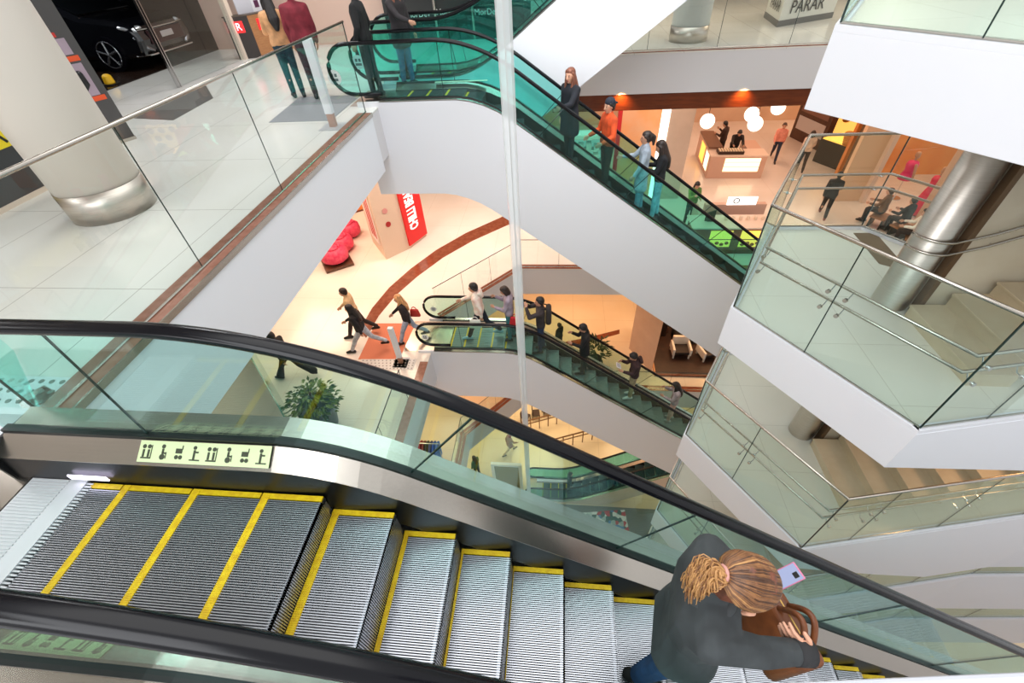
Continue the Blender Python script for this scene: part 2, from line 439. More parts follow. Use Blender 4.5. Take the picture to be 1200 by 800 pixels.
# comb plate and grooved landing plate at the head of the near escalator
c = MB(); c.bb((-3.02, .40, -.02), (-2.90, 1.17, .012))
for y in frange(.43, 1.14, .0195): c.bb((-2.91, y, -.008), (-2.855, y+.009, .006))
c.build('comb_plate', mat('comb_aluminium', (214, 214, 218), .45, .35), E1)
c = MB(); c.bb((-3.30, .40, -.02), (-3.025, 1.17, .004))
for y in frange(.42, 1.15, .0195): c.bb((-3.29, y, .004), (-3.03, y+.009, .010))
for x in (-3.305, -4.3): pass
c.build('landing_plate', mat('comb_aluminium', (214, 214, 218), .45, .35), E1)
c = MB(); c.bb((-4.6, .36, -.02), (-3.31, 1.2, .006)); c.build('landing_plate', M_steel, E1)
c = MB(); c.bb((-2.98, 1.150, .045), (-2.72, 1.158, .085)); c.build('comb_light', mat('comb_light', (255, 255, 255), .3, emit=(235, 225, 255), es=3), E1)
MB().bb((-3.42, 1.15, -.2), (-3.40, 1.50, .27)).build('deck_end', M_black, E1)
# ------------------------------------------------------------------ escalators beyond the near one
def step_list(x0, n, dx, z, s, flat):       # treads between flat start and the slope
    out = []; x = x0
    for i in range(n):
        out.append((x, x+dx, z(x+dx*.5))); x += dx
    return out
dk2 = ramp(.10, -1.47, -.72, .6); rl2 = ramp(1.02, -1.55, -.71, .8); lo2 = ramp(-1.75, -1.97, -.75, .6)
Y2 = (9.0, 9.12, 9.25, 9.28, 10.06, 10.09, 10.25, 10.38)
E2 = escalator('upper escalator with teal glass carrying four standing people up to the left', dk2, rl2, lo2, Y2, -3.45, 8.3, M_glE2, None, joints=(-2.2, -.4, 1.4, 3.2, 5), hn=(.9, .8))
for y in (9.12, 10.25):
    handrail(E2, rl2, y, -4, 8.8, left=(-3.9, .20), w=.05, hgt=.035)
    newel_glass(E2, y, -3.9, .20, 1.02, -3.45, M_glE2)
def stair_z(deck, drop): return lambda x: deck(x)-drop
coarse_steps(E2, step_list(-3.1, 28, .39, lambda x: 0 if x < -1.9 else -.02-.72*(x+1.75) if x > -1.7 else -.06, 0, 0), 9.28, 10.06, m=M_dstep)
MB().bb((-4.1, 9.1, -.02), (-3.12, 10.2, .006)).build('landing_plate', M_steel, E2)
sk = MB(); sk.bb((-2.6, 10.12, .128), (-1.5, 10.2, .131)); sk.build('sign_strip', mat('sticker_pale_green', (214, 226, 196), .5), E2)
dk3 = ramp(-6.17, -.95, -.74, .5); rl3 = ramp(-5.25, -.83, -.75, .7); lo3 = ramp(-8.1, -1.2, -.735, .5)
Y3 = (8.55, 8.67, 8.80, 8.83, 9.66, 9.69, 9.86, 10.0)
E3 = escalator('middle escalator with olive teal glass carrying a queue of people up to the left', dk3, rl3, lo3, Y3, -3.4, 8.2, M_glE3, None, joints=(-2.6, -1.0, .9, 2.7, 4.5), hn=(.88, .8))
for y, cx in ((8.67, -3.42), (9.86, -3.5)):
    handrail(E3, rl3, y, -4, 8.6, left=(cx, -6.04), w=.05, hgt=.035)
    newel_glass(E3, y, cx, -6.04, -5.25, -3.4, M_glE3)
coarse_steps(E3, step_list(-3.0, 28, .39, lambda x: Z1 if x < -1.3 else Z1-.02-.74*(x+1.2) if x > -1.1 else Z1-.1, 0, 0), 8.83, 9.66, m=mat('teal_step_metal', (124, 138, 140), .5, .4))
MB().bb((-4.3, 8.6, Z1-.02), (-3.02, 9.9, Z1+.008)).build('landing_plate', M_steel, E3)
dk4 = ramp(.12, -1.87, .70, .6); rl4 = ramp(1.12, -1.95, .70, .8); lo4 = ramp(-1.35, -1.25, .72, .5)
Y4 = (10.6, 10.72, 10.86, 10.88, 11.6, 11.63, 11.78, 11.9)
E4 = escalator('rear escalator rising to the right behind the upper teal escalator', dk4, rl4, lo4, Y4, -3.4, 6.5, M_glE2, None, joints=(-2.2, -.4, 1.4, 3.2), hn=(.95, .85))
for y in (10.72, 11.78):
    handrail(E4, rl4, y, -4, 6.5, left=(-3.9, .22), w=.05, hgt=.035)
    newel_glass(E4, y, -3.9, .22, 1.12, -3.4, M_glE2)
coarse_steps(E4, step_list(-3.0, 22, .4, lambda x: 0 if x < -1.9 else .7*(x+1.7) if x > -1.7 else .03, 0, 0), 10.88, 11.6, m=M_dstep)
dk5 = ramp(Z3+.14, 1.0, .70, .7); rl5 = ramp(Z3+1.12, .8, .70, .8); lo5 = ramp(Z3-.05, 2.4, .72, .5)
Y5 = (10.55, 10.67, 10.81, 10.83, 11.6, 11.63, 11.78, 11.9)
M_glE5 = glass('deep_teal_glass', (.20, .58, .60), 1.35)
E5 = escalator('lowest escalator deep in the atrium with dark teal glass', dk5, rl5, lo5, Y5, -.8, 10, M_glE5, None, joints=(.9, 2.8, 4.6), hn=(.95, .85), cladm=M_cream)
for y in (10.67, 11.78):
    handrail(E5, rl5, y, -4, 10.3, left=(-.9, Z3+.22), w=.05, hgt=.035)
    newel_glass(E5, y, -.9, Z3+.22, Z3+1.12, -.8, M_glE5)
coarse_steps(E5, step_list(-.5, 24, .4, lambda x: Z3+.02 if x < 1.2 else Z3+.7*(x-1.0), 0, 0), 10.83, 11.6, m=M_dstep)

# ------------------------------------------------------------------ the stone landings and stairs on the right
LA, LB, LC, LD, LE = (3.465, 2.76), (2.23, 4.61), (3.415, 6.7), (4.75, 6.7), (5.3, 5.95)
LF, LR1 = (5.4, 4.62), (7.9, 3.68)
LPOLY = [LA, LB, LC, LD, LE, LF, (16, 4.62), (16, 4.3), LR1]
def inset(poly, d):
    n = len(poly); out = []
    for i in range(n):
        p = Vector(poly[i]); a = (p-Vector(poly[i-1])).normalized(); b = (Vector(poly[(i+1) % n])-p).normalized()
        na = Vector((a.y, -a.x)); nb = Vector((b.y, -b.x)); m = (na+nb).normalized(); out.append(tuple(p+m*(d/max(.4, m.dot(na)))))
    return out
def railing(name, label, pts, z, hgt, joints, group=None, tubes=((.87, .10), (.67, .10)), glassm=None, tr=.02, edge=True, topm=None):
    T = thing(name, label, 'railing', (pts[0][0], pts[0][1], z), 0, group)
    for i, (a, b) in enumerate(zip(pts, pts[1:])):
        a, b = Vector((*a, 0)), Vector((*b, 0)); d = (b-a); L = d.length; d.normalize(); n = Vector((-d.y, d.x, 0))
        cut = [0]+[j*L for j in joints[i]]+[L]
        for c0, c1 in zip(cut, cut[1:]):
            p, q = a+d*(c0+.006), a+d*(c1-.006)
            g = MB(); g.prism([(p.x, p.y, z+.02), (q.x, q.y, z+.02), (q.x, q.y, z+hgt), (p.x, p.y, z+hgt)], n*.014)
            g.build('glass_panel', glassm or M_glL, T)
        for c in cut[1:-1]:
            p = a+d*c+n*.007
            MB().tube([(p.x, p.y, z+.01), (p.x, p.y, z+hgt)], .006, 6).build('glass_joint', M_gedge, T)
        if edge:
            p = b+n*.007
            MB().tube([(p.x, p.y, z+.01), (p.x, p.y, z+hgt)], .009, 6).build('glass_joint', M_gedge, T)
    P = [Vector((*p, z+hgt+.008)) for p in pts]
    MB().tube(P, tr, 10).build('top_rail', topm or M_steel, T, smooth=True)
    MB().tube([Vector((*p, z+.012)) for p in pts], .012, 6).build('base_channel', M_steel, T)
    # inner double grab rails with brackets
    def off(dist):
        out = []
        for i in range(len(pts)):
            p = Vector(pts[i]); A_ = (p-Vector(pts[i-1])).normalized() if i else None
            B_ = (Vector(pts[i+1])-p).normalized() if i < len(pts)-1 else None
            ns = [Vector((t.y, -t.x))*SIDE for t in (A_, B_) if t is not None]
            m = sum(ns, Vector((0, 0))).normalized(); out.append(p+m*(dist/max(.4, m.dot(ns[0]))))
        return out
    SIDE = 1 if tubes and tubes[0][1] > 0 else -1
    for hz, ds in tubes:
        Q = off(abs(ds))
        MB().tube([Vector((q.x, q.y, z+hz)) for q in Q], .017, 10).build('grab_rail', M_steel, T, smooth=True)
        for i, (a, b) in enumerate(zip(pts, pts[1:])):
            a2, b2 = Vector(a), Vector(b); d = b2-a2; L = d.length; d.normalize(); nn = Vector((d.y, -d.x))*SIDE
            for c in [j*L+s for j in joints[i] for s in (-.09, .09)]+([L-.12] if L > 1 else []):
                p = a2+d*c
                br = MB(); br.tube([(p.x, p.y, z+hz-.06), (p.x+nn.x*.06, p.y+nn.y*.06, z+hz-.06), (p.x+nn.x*abs(ds), p.y+nn.y*abs(ds), z+hz)], .006, 6)
                br.tube([(p.x-nn.x*.012, p.y-nn.y*.012, z+hz-.06), (p.x+nn.x*.016, p.y+nn.y*.016, z+hz-.06)], .022, 12)
                br.build('bracket', M_chrome, T)
    return T
WHICH = {1.68: 'topmost', -1.29: 'second highest', -4.10: 'third highest', -6.915: 'fourth highest', -9.73: 'deepest'}
for kz in (1.68, -1.29, -4.10, -6.915, -9.73):
    w_ = WHICH[kz]
    struct('slab', MB().slab(LPOLY, kz-.64, kz-.05), M_white, 'white slab of the '+w_+' stair landing on the right', 'landing', bevel=.004)
    sl_ = {-1.29: .293, -4.10: .56}.get(kz, .3); fp = [LA, (4.4, 2.76+.935*.2075), (5.5, 2.76+2.035*.2075), (6.7, 2.76+3.235*.2075), LR1, (16, 4.3)]
    def lowz(x): return kz-.64-min(1.75, sl_*(x-LA[0]))
    struct('trim_18', MB().band([Vector((p[0], p[1]-.004, kz-.052)) for p in fp], [Vector((p[0], p[1]-.004, lowz(p[0]))) for p in fp], (-.01, .05, 0)), M_white, 'white deepening front panel of the '+w_+' landing', 'panel')
    struct('floor', MB().slab(inset(LPOLY, .06), kz-.05, kz-.04), M_landing, 'stone paving of the '+w_+' landing', 'floor')
    struct('trim_10', MB().band([Vector((*p, kz-.05)) for p in LPOLY[:6]][::1], [Vector((*p, kz-.05)) for p in inset(LPOLY, .07)[:6]], (0, 0, .05)), M_white, 'white kerb of the '+w_+' landing', 'kerb')
    struct('trim_11', MB().band([Vector((*p, kz-.05)) for p in (LA, LR1, (16, 4.3))], [Vector((p[0]-.02, p[1]+.07, kz-.05)) for p in (LA, LR1, (16, 4.3))], (0, 0, .05)), M_white, 'white front kerb of the '+w_+' landing', 'kerb')
    ins = inset(LPOLY, .035)
    railing('glass_railing', 'glass railing with twin steel grab rails around the '+w_+' landing', [ins[7], ins[8], ins[0], ins[1], ins[2], ins[3], ins[4]], kz, 1.38,
            [(.2, .4, .6, .8), (.27, .56, .85), (.55,), (), (), ()])
# stone stair flights climbing to the right behind the landing edge
for kz in (-1.29, -4.10, -6.915, -9.73):
    z0 = kz-.04
    T = thing('staircase', {-1.29: 'stone stair flight climbing right from the second highest landing', -4.10: 'stone stair flight climbing right from the third highest landing', -6.915: 'stone stair flight climbing right from the fourth highest landing', -9.73: 'stone stair flight climbing right from the deepest landing'}[kz], 'staircase', (4.3, 4, z0))
    for i in range(9):
        x = 4.27+.37*i; zt = z0+.17*(i+1)
        yn = max(3.4, 2.76+(x+.42-3.465)*.2075+.16)
        s = MB().bb((x, yn, zt-.17), (x+.42, 4.54, zt-.03)); o = s.build('step', M_stair, T)
        MB().bb((x-.02, yn, zt-.03), (x+.40, 4.54, zt)).build('tread_slab', M_stair, o, bevel=.004)
t_ = MB().slab([tuple(pz(*q, -1.33))[:2] for q in ((1000, 273), (1026, 273), (1051, 301), (1048, 314), (1030, 309))], -1.331, -1.326)
struct('trim_19', t_, noisy('stair_opening_brown', (112, 92, 66), (122, 100, 74), 3, .6), 'flat brown patch painted as the dark stair opening beside the column on the second highest landing', 'recess')  # flat slab on the paving, darkness of the stair opening painted in brown
# wall behind the stairs, and the round steel clad column
struct('wall_right', MB().bb((4.42, 4.64, -12), (16, 4.75, 4.5)), noisy('stair_wall_stone', (206, 190, 166), (214, 200, 178), 2.5, .5), 'beige wall behind the stair flights', 'wall')
c = struct('column', MB().lathe([(.19, -12), (.19, 4.5)], (4.22, 4.80, 0), 40), M_steelv, 'slim round steel clad column beside the stairs', 'column', smooth=True)
MB().bb((4.37, 4.56, -12), (4.43, 4.66, 4.5)).build('cover_strip', mat('bronze_strip', (112, 88, 66), .4, .6), c)
T = thing('wall_handrail', 'twin steel handrail wrapping the round column and climbing the stair wall', 'handrail', (4.3, 4.6, -.5))
for dz in (0, -.15):
    p = []
    for k in range(0, 9):
        a = PI*1.02+PI*.62*k/8
        p.append((4.22+.25*math.cos(a), 4.80+.25*math.sin(a), -.33+dz))
    p += [(4.6, 4.55, -.22+dz), (6.0, 4.55, .42+dz), (7.8, 4.55, 1.24+dz)]
    MB().tube(p, .017, 10).build('grab_rail', M_steel, T, smooth=True)
    for x in (4.7, 5.9, 7.1):
        MB().tube([(x, 4.55, -.24+(x-4.6)*.455+dz), (x, 4.6, -.28+(x-4.6)*.455+dz), (x, 4.64, -.28+(x-4.6)*.455+dz)], .008, 6).build('bracket', M_chrome, T)

# ------------------------------------------------------------------ other glass railings on the galleries
railing('glass_railing', 'long clear glass railing with thin steel cap along the upper left gallery', [(-3.62, 1.66), (-3.62, 8.66)], .01, 1.38, [(.265, .52)], tubes=(), glassm=M_gl, tr=.018)
railing('glass_railing', 'frameless glass railing on the far upper gallery with beige floor behind', [(-.9, 12.9), (14, 12.9)], .02, 1.1, [(.1, .2, .31, .42, .53, .65, .8)], tubes=(), glassm=M_gl, tr=.012)
railing('glass_railing', 'glass railing bending behind the middle escalator one storey down', [(-3.62, 10.15), (-1.25, 12.88), (7.5, 12.88)], Z1+.01, 1.05, [(.3, .62), (.15, .3, .45, .6, .8)], tubes=(), glassm=M_gl, tr=.012, topm=M_dsteel)
railing('glass_railing', 'short glass railing on the left gallery one storey down beside the gate post', [(-3.72, 4.2), (-3.72, 6.9)], Z1+.01, 1.05, [(.4,)], tubes=(), glassm=M_gl, tr=.012, topm=M_dsteel)
railing('glass_railing', 'glass railing around the opening two storeys down', [(-3.62, 6), (-3.62, 10.15), (-1.25, 12.88), (9, 12.88)], Z2+.01, 1.05, [(.5,), (.5,), (.2, .4, .6, .8)], tubes=(), glassm=M_gl, tr=.012, topm=M_dsteel)
# ------------------------------------------------------------------ hanging acrylic rod in the atrium
T = thing('hanging_rod', 'tall translucent acrylic rod hanging down the middle of the atrium', 'hanging rod', (-.02, 4.0, 2.2))
bp = py_(607, 190, 4.0)
RODX = [py_(597, 0, 4.0), py_(617, 580, 4.0)]
rx = (RODX[0].x+RODX[1].x)/2
M_rod = glass('acrylic_rod', (.93, .92, .92), 1.6, .05, veil=.42)
MB().tube([(rx, 4.0, 4.0), (rx, 4.0, 2.2), (rx, 4.0, -4.2), (rx, 4.0, -7.5)], [.066, .064, .040, .028], 8).build('acrylic_tube', M_rod, T)
MB().tube([(rx, 4.0, 4.05), (rx, 4.0, -7.5)], .006, 6).build('cable', M_steel, T)
# ------------------------------------------------------------------ upper floor, left gallery
CX, CY = -5.72, 4.87
c = struct('column', MB().lathe([(.46, .36), (.46, 4.2)], (CX, CY, 0), 64), mat('column_white', (224, 216, 206), .5), 'broad white round column on the upper left gallery', 'column', smooth=True)
b = MB().lathe([(.47, 0), (.47, .36)], (CX, CY, 0), 64).build('steel_base', M_steelv, c, smooth=True)
c = struct('column', MB().lathe([(.46, .34), (.46, 4.2)], (3.26, 14.05, 0), 48), mat('column_pale', (226, 232, 232), .4), 'white round column on the far upper gallery', 'column', smooth=True)
MB().lathe([(.47, 0), (.47, .34)], (3.26, 14.05, 0), 48).build('steel_base', M_steelv, c, smooth=True)
# totem behind the column
M_tot = mat('totem_grey', (74, 72, 72), .4); M_org = mat('poster_orange', (226, 84, 36), .5); M_lil = mat('poster_lilac', (168, 150, 164), .5); M_red = mat('poster_red', (196, 48, 40), .5)
T = thing('advertising_totem', 'tall dark grey advertising totem standing behind the white column', 'totem', (-7.67, 7.39, 0), math.atan2(.40, .223))
def loc_box(name, a, b, m, par=None):
    o = MB().bb(a, b).build(name, m); o.parent = par or T; return o
loc_box('totem_body', (-.23, -.05, .05), (.23, .09, 2.25), M_tot); loc_box('totem_foot', (-.235, -.07, 0), (.24, .11, .05), M_steel)
for z0, z1, m, x0, x1 in ((.74, 1.19, M_lil, -.21, .12), (.66, .73, M_org, -.21, .17), (1.22, 1.29, M_org, -.21, .14), (1.31, 1.52, M_lil, -.21, .10), (1.54, 1.60, M_red, -.21, .02), (1.62, 1.95, M_lil, -.21, -.02)):
    loc_box('poster_panel', (x0, -.058, z0), (x1, -.05, z1), m)
p = MB(); p.hull(((-.06, -.06, .86), .05), ((-.02, -.06, 1.05), .06)); p.hull(((-.1, -.06, 1.7), .04), ((-.06, -.06, 1.85), .03)); 
for o_ in (MB().hull(((-.05, -.058, .82), .03), ((.0, -.058, 1.05), .05), ((.03, -.058, .9), .03)), MB().hull(((-.12, -.058, 1.68), .03), ((-.09, -.058, 1.86), .03))):
    q = o_.build('poster_figure', M_black); q.parent = T
# sign at the left edge
T = thing('advertising_totem', 'low dark sign box with yellow and red bands at the left of the white column', 'totem', (-7.38, 4.9, 0))
loc_box('sign_body', (-.12, -.65, .06), (.08, .62, 1.7), mat('sign_charcoal', (52, 54, 56), .45)); loc_box('sign_foot', (-.14, -.67, 0), (.1, .64, .06), M_cream)
loc_box('yellow_band', (.08, -.64, .62), (.088, .61, .86), mat('band_yellow', (236, 214, 22), .5)); loc_box('red_band', (.08, -.64, .88), (.088, .61, 1.04), mat('band_brick', (150, 72, 48), .5)); loc_box('green_band', (.08, -.64, 1.05), (.088, .61, 1.3), mat('band_green', (78, 120, 96), .5))
for k in range(7):
    o_ = MB().box((.090, -.5+k*.17, .74), (.006, .035, .16), rx=.5).build('slanted_mark', M_black); o_.parent = T
# car showroom
M_shop = mat('showroom_floor', (40, 28, 22), .18); M_shopw = mat('showroom_wall', (18, 18, 20), .6)
struct('floor', MB().bb((-17, 8.0, .002), (-11.0, 20, .02)), M_shop, 'dark polished floor of the car showroom', 'floor')
struct('wall_showroom', MB().bb((-17, 19.9, 0), (-11.0, 20.0, 3.2)).bb((-17, 7.9, 0), (-11.0, 8.0, 3.2)).bb((-17, 8, 3.2), (-9.0, 20, 3.3)).bb((-17, 8, 0), (-16.9, 20, 3.2)), M_shopw, 'dark walls and ceiling of the car showroom', 'wall')
g = MB()
for a, b_ in ((11.22, 12.66), (12.68, 14.1)): g.bb((-9.14, a, .02), (-9.126, b_, 3.2))
struct('window_1', g, M_gl, 'glass front of the car showroom', 'window')
for y in (11.12, 11.2): struct('trim_12', MB().bb((-9.16, y-.012, 0), (-9.10, y+.012, 3.2)), M_chrome, 'chrome glass fin of the showroom front', 'post')
struct('trim_13', MB().bb((-9.2, 14.1, 0), (-9.05, 14.28, 3.2)), M_cream, 'pale post at the right of the showroom glass', 'post')
struct('wall_shop', MB().bb((-11, 15.9, 0), (-5.2, 16.05, 3.0)), mat('rose_wall', (206, 176, 160), .6), 'rose coloured wall behind the brown kiosk', 'wall')
# the car, nose towards the gallery
M_car = mat('car_paint_black', (16, 17, 21), .16, .3, .6, coat=1.0); M_cgl = mat('car_glass', (10, 12, 14), .06, 0, .7)
T = thing('car', 'black car parked nose out inside the dark showroom', 'car', (-13.75, 14.1, .02)); T.scale = (1.22, 1.22, 1.22)
prof = [(-2.15, .35), (-2.2, .8), (-2.1, 1.05), (-1.7, 1.45), (-.5, 1.5), (.15, 1.42), (.95, 1.02), (1.75, .92), (2.08, .80), (2.16, .55), (2.1, .26), (1.75, .22), (-1.8, .22)]
o_ = MB().prism([(x, -.86, z) for x, z in prof], (0, 1.72, 0)).build('car_body', M_car, bevel=.09); o_.parent = T
for yy in (-.868, .85):
    o_ = MB().prism([(x, yy, z) for x, z in ((-1.6, 1.02), (-1.45, 1.36), (-.5, 1.42), (.12, 1.34), (.72, 1.02))], (0, .018, 0)).build('side_window', M_cgl); o_.parent = T
o_ = MB().prism([(.20, -.7, 1.40), (.20, .7, 1.40), (.93, .78, 1.045), (.93, -.78, 1.045)], (.012, 0, .02)).build('windscreen', M_cgl); o_.parent = T
M_lamp = mat('headlamp', (214, 216, 218), .1, .6); M_alloy = mat('alloy', (150, 152, 156), .25, .9)
for s_ in (-1, 1):
    o_ = MB().hull(((2.07, s_*.62, .76), .05), ((1.80, s_*.855, .80), .035), ((2.0, s_*.8, .74), .05)).build('headlamp', M_lamp, smooth=True); o_.parent = T
    o_ = MB().hull(((2.10, s_*.72, .42), .05), ((2.02, s_*.84, .60), .03), ((2.12, s_*.58, .34), .04)).build('fog_surround', M_alloy, smooth=True); o_.parent = T
o_ = MB().bb((2.12, -.55, .44), (2.18, .55, .70)).build('grille', mat('grille_maroon', (58, 26, 28), .35), bevel=.01); o_.parent = T
o_ = MB().bb((2.18, -.2, .53), (2.192, .2, .64)).build('number_plate', mat('plate', (196, 186, 186), .4), bevel=.003); o_.parent = T
o_ = MB().tube([(1.9, -.88, .27), (2.17, -.7, .28), (2.2, 0, .28), (2.17, .7, .28), (1.9, .88, .27)], .018, 8).build('bumper_trim', M_chrome); o_.parent = T
o_ = MB().tube([(2.1, -.75, .74), (2.185, -.4, .735), (2.185, .4, .735), (2.1, .75, .74)], .014, 8).build('grille_bar', M_chrome); o_.parent = T
for x in (1.28, -1.35):
    for yy in (-.80, .80):
        w_ = MB().tube([(x, yy-.11, .335), (x, yy+.11, .335)], .335, 28, up=(0, 0, 1)).build('wheel', M_rubber); w_.parent = T
        s_ = -1 if yy < 0 else 1
        r_ = MB()
        for k in range(5):
            a = k*2*PI/5+.3; r_.tube([(x, yy+s_*.115, .335), (x+.24*math.cos(a), yy+s_*.115, .335+.24*math.sin(a))], .026, 6)
        r_.tube([(x+.25*math.cos(k*PI/12), yy+s_*.112, .335+.25*math.sin(k*PI/12)) for k in range(25)], .014, 6)
        r_ = r_.build('alloy_rim', M_alloy); r_.parent = w_
T = thing('floor_lamp_block', 'small yellow marker block on the showroom floor by the totem', 'marker', (-11.3, 11.6, .02))
o_ = MB().lathe([(.10, 0), (.12, .05), (.10, .2), (.04, .24)], (0, 0, 0), 20).build('marker_body', mat('marker_yellow', (232, 180, 20), .5), bevel=.02); o_.parent = T
o_ = MB().bb((-.15, -.15, 0), (.15, .15, .03)).build('marker_base', M_black, bevel=.005); o_.parent = T
tag(MB().slab([tuple(pz(*q, 0))[:2] for q in ((145, 138), (240, 98), (250, 115), (203, 141))], .001, .008).build('floor_mat', noisy('mat_grey', (84, 80, 76), (94, 90, 86), 60, .9)), 'dark grey floor mat in front of the showroom', 'mat')
tag(MB().slab([(-5.35, 8.25), (-4.15, 8.25), (-4.15, 9.9), (-5.5, 9.9)], .001, .008).build('floor_plate', noisy('plate_grey', (128, 130, 134), (138, 140, 144), 30, .5)), 'grey floor plate before the head of the upper escalator', 'floor plate')
# brown kiosk with glowing red badges
kd = Vector((.40, .99-.0, 0)).normalized(); k0 = Vector((-8.71, 14.37, 0)); kl = Vector((-.54, -.24, 0))
T = thing('kiosk', 'brown and charcoal kiosk with glowing red badges left of the woman in beige', 'kiosk', k0)
def quadbox(p, u, v, h, z=0): return MB().prism([p+Vector((0, 0, z)), p+u+Vector((0, 0, z)), p+u+v+Vector((0, 0, z)), p+v+Vector((0, 0, z))], (0, 0, h))
quadbox(k0, kd*1.3, kl, .98).build('kiosk_body', noisy('kiosk_wood', (164, 112, 70), (176, 124, 80), 6, .5, stretch=(1, 1, 6)), T)
quadbox(k0-kd*.012, kd*.012, kl, .98).build('side_panel', mat('kiosk_charcoal', (58, 50, 48), .5), T)
quadbox(k0-kd*.03-kl*.02, kd*1.36, kl*1.06, .03, .98).build('counter_top', mat('kiosk_top', (92, 78, 68), .4), T)
M_badge = mat('badge_red', (226, 40, 44), .4, emit=(235, 40, 40), es=1.2); M_badgew = mat('badge_white', (255, 236, 240), .4, emit=(255, 214, 226), es=1.5)
fn = Vector((kd.y, -kd.x, 0))
for org, ux in ((k0+kd*.38, kd), (k0-kd*.012+kl*.5, -kl.normalized())):
    nrm = ux.cross(Vector((0, 0, 1))).normalized()
    o0 = org+nrm*.004
    q = MB().prism([o0-ux*.13+Vector((0, 0, .62)), o0+ux*.13+Vector((0, 0, .62)), o0+ux*.13+Vector((0, 0, .88)), o0-ux*.13+Vector((0, 0, .88))], nrm*.02).build('badge', M_badge, T)
    text('badge_letter', 'R', M_badgew, .24, frame(o0+nrm*.026+Vector((0, 0, .75)), ux, (0, 0, 1)), q)
text('badge_letter', 'A', mat('letter_red', (206, 52, 36), .5), .2, frame(k0+kd*.72+fn*.004+Vector((0, 0, .76)), kd, (0, 0, 1)), T)
T = thing('notice_board', 'pale notice sheets standing on the brown kiosk', 'notice', k0+kd*.35+Vector((0, 0, 1.012)))
quadbox(k0+kd*.15+kl*.5, kd*.5, kl*.04, .5, 1.012).build('board', mat('sheet_grey', (198, 198, 206), .5), T); quadbox(k0+kd*.67+kl*.5, kd*.3, kl*.04, .42, 1.012).build('leaflet', mat('sheet_white', (226, 226, 230), .5), T)
quadbox(k0+kd*.74+kl*.48, kd*.14, kl*.01, .16, 1.1).build('leaflet_picture', mat('leaflet_plum', (92, 44, 76), .5), T)
# gate posts at the escalator heads
for (x, y, z), lab in (((-3.95, 7.9, 0), 'white gate post with brown foot behind the upper glass railing'), ((-4.25, 8.15, Z1), 'white gate post near the perforated plate one storey down')):
    T = thing('gate_post', lab, 'gate post', (x, y, z))
    o_ = MB().bb((-.07, -.05, .22), (.07, .05, 1.3)).build('post', M_white, bevel=.01); o_.parent = T
    o_ = MB().bb((-.055, -.045, .012), (.055, .045, .22)).build('post_foot', mat('post_copper', (176, 128, 104), .4)); o_.parent = T
    o_ = MB().bb((-.2, -.2, .0), (.2, .2, .012)).build('foot_plate', mat('foot_plate_grey', (176, 176, 178), .4)); o_.parent = T
# stickers on the glass of the escalator heads
M_st = mat('sticker_white', (232, 238, 236), .5)
for E_, px, py, Yp, r in ((E2, 392, 91, 9.11, .13), (E2, 420, 73, 10.24, .13), (E3, 498, 395, 8.66, .10), (E3, 508, 362, 9.85, .09)):
    p = py_(px, py, Yp)
    s_ = MB().tube([(p.x, Yp, p.z), (p.x, Yp-.004, p.z)], r, 24).build('round_sticker', M_st, E_)
    q = MB(); q.bb((p.x-r*.45, Yp-.007, p.z+.01), (p.x-r*.1, Yp-.004, p.z+r*.5)); q.bb((p.x+r*.08, Yp-.007, p.z+.01), (p.x+r*.45, Yp-.004, p.z+r*.5)); q.bb((p.x-r*.5, Yp-.007, p.z-r*.45), (p.x+r*.5, Yp-.004, p.z-r*.12))
    q.build('sticker_print', mat('sticker_ink', (96, 110, 112), .6), s_)
# pictogram strip on the near escalator deck and its mirror image on the near side
M_strip = mat('pictogram_strip', (222, 226, 176), .5); M_ink = mat('pictogram_ink', (62, 62, 44), .6)
def picto(q, x, y, w, h, k):
    def P(u, v): return (x+u*w, y+v*h)
    def bar(u0, v0, u1, v1):
        a, b_ = P(u0, v0), P(u1, v1); q.bb((min(a[0], b_[0]), min(a[1], b_[1]), 0), (max(a[0], b_[0]), max(a[1], b_[1]), .002))
    def dot(u, v, r):
        a = P(u, v); q.lathe([(r*h, 0), (r*h, .002)], (a[0], a[1], 0), 12)
    if k % 4 == 0:
        dot(-.3, .3, .13); bar(-.4, -.35, -.2, .12); dot(.2, .3, .13); bar(.1, -.35, .3, .12); bar(-.5, -.45, .5, -.36); bar(.42, -.36, .5, .4)
    elif k % 4 == 1:
        dot(0, .34, .13); bar(-.1, -.1, .1, .2); bar(-.1, -.12, .3, -.02); dot(0, -.3, .18); bar(.3, -.4, .38, 0)
    elif k % 4 == 2:
        bar(-.35, -.05, .3, .25); bar(.25, .2, .34, .45); dot(-.2, -.28, .13); dot(.2, -.28, .13)
    else:
        dot(-.1, .34, .12); bar(-.2, -.4, 0, .2); bar(0, .02, .3, .12); bar(-.5, -.45, .5, -.37)
def deck_strip(x0, x1, yc, hy, slope, zc, n, flip=1, m=M_strip, ink=M_ink):
    o_ = MB().bb((x0-(x0+x1)/2, -hy, 0), (x1-(x0+x1)/2, hy, .002)).build('pictogram_strip', m)
    o_.parent = E1
    Mw = Matrix.Translation(Vector(((x0+x1)/2, yc, zc))) @ Euler((slope, 0, 0)).to_matrix().to_4x4()
    o_.matrix_basis = parent_world(E1).inverted() @ Mw
    wid = (x1-x0)/n
    for k in range(n):
        q = MB(); picto(q, (x0-(x0+x1)/2)+wid*(k+.5), 0, wid*.62*flip, hy*1.5*flip, k)
        i = q.build('pictogram', ink); i.parent = o_; i.location = (0, 0, .002)
sl = math.atan2(.087, .138)
deck_strip(-2.45, -1.62, 1.25, .062, sl, .25, 8)
deck_strip(-2.36, -1.86, .315, .062, -sl, .25, 6, m=mat('pictogram_strip_green', (176, 214, 150), .5))
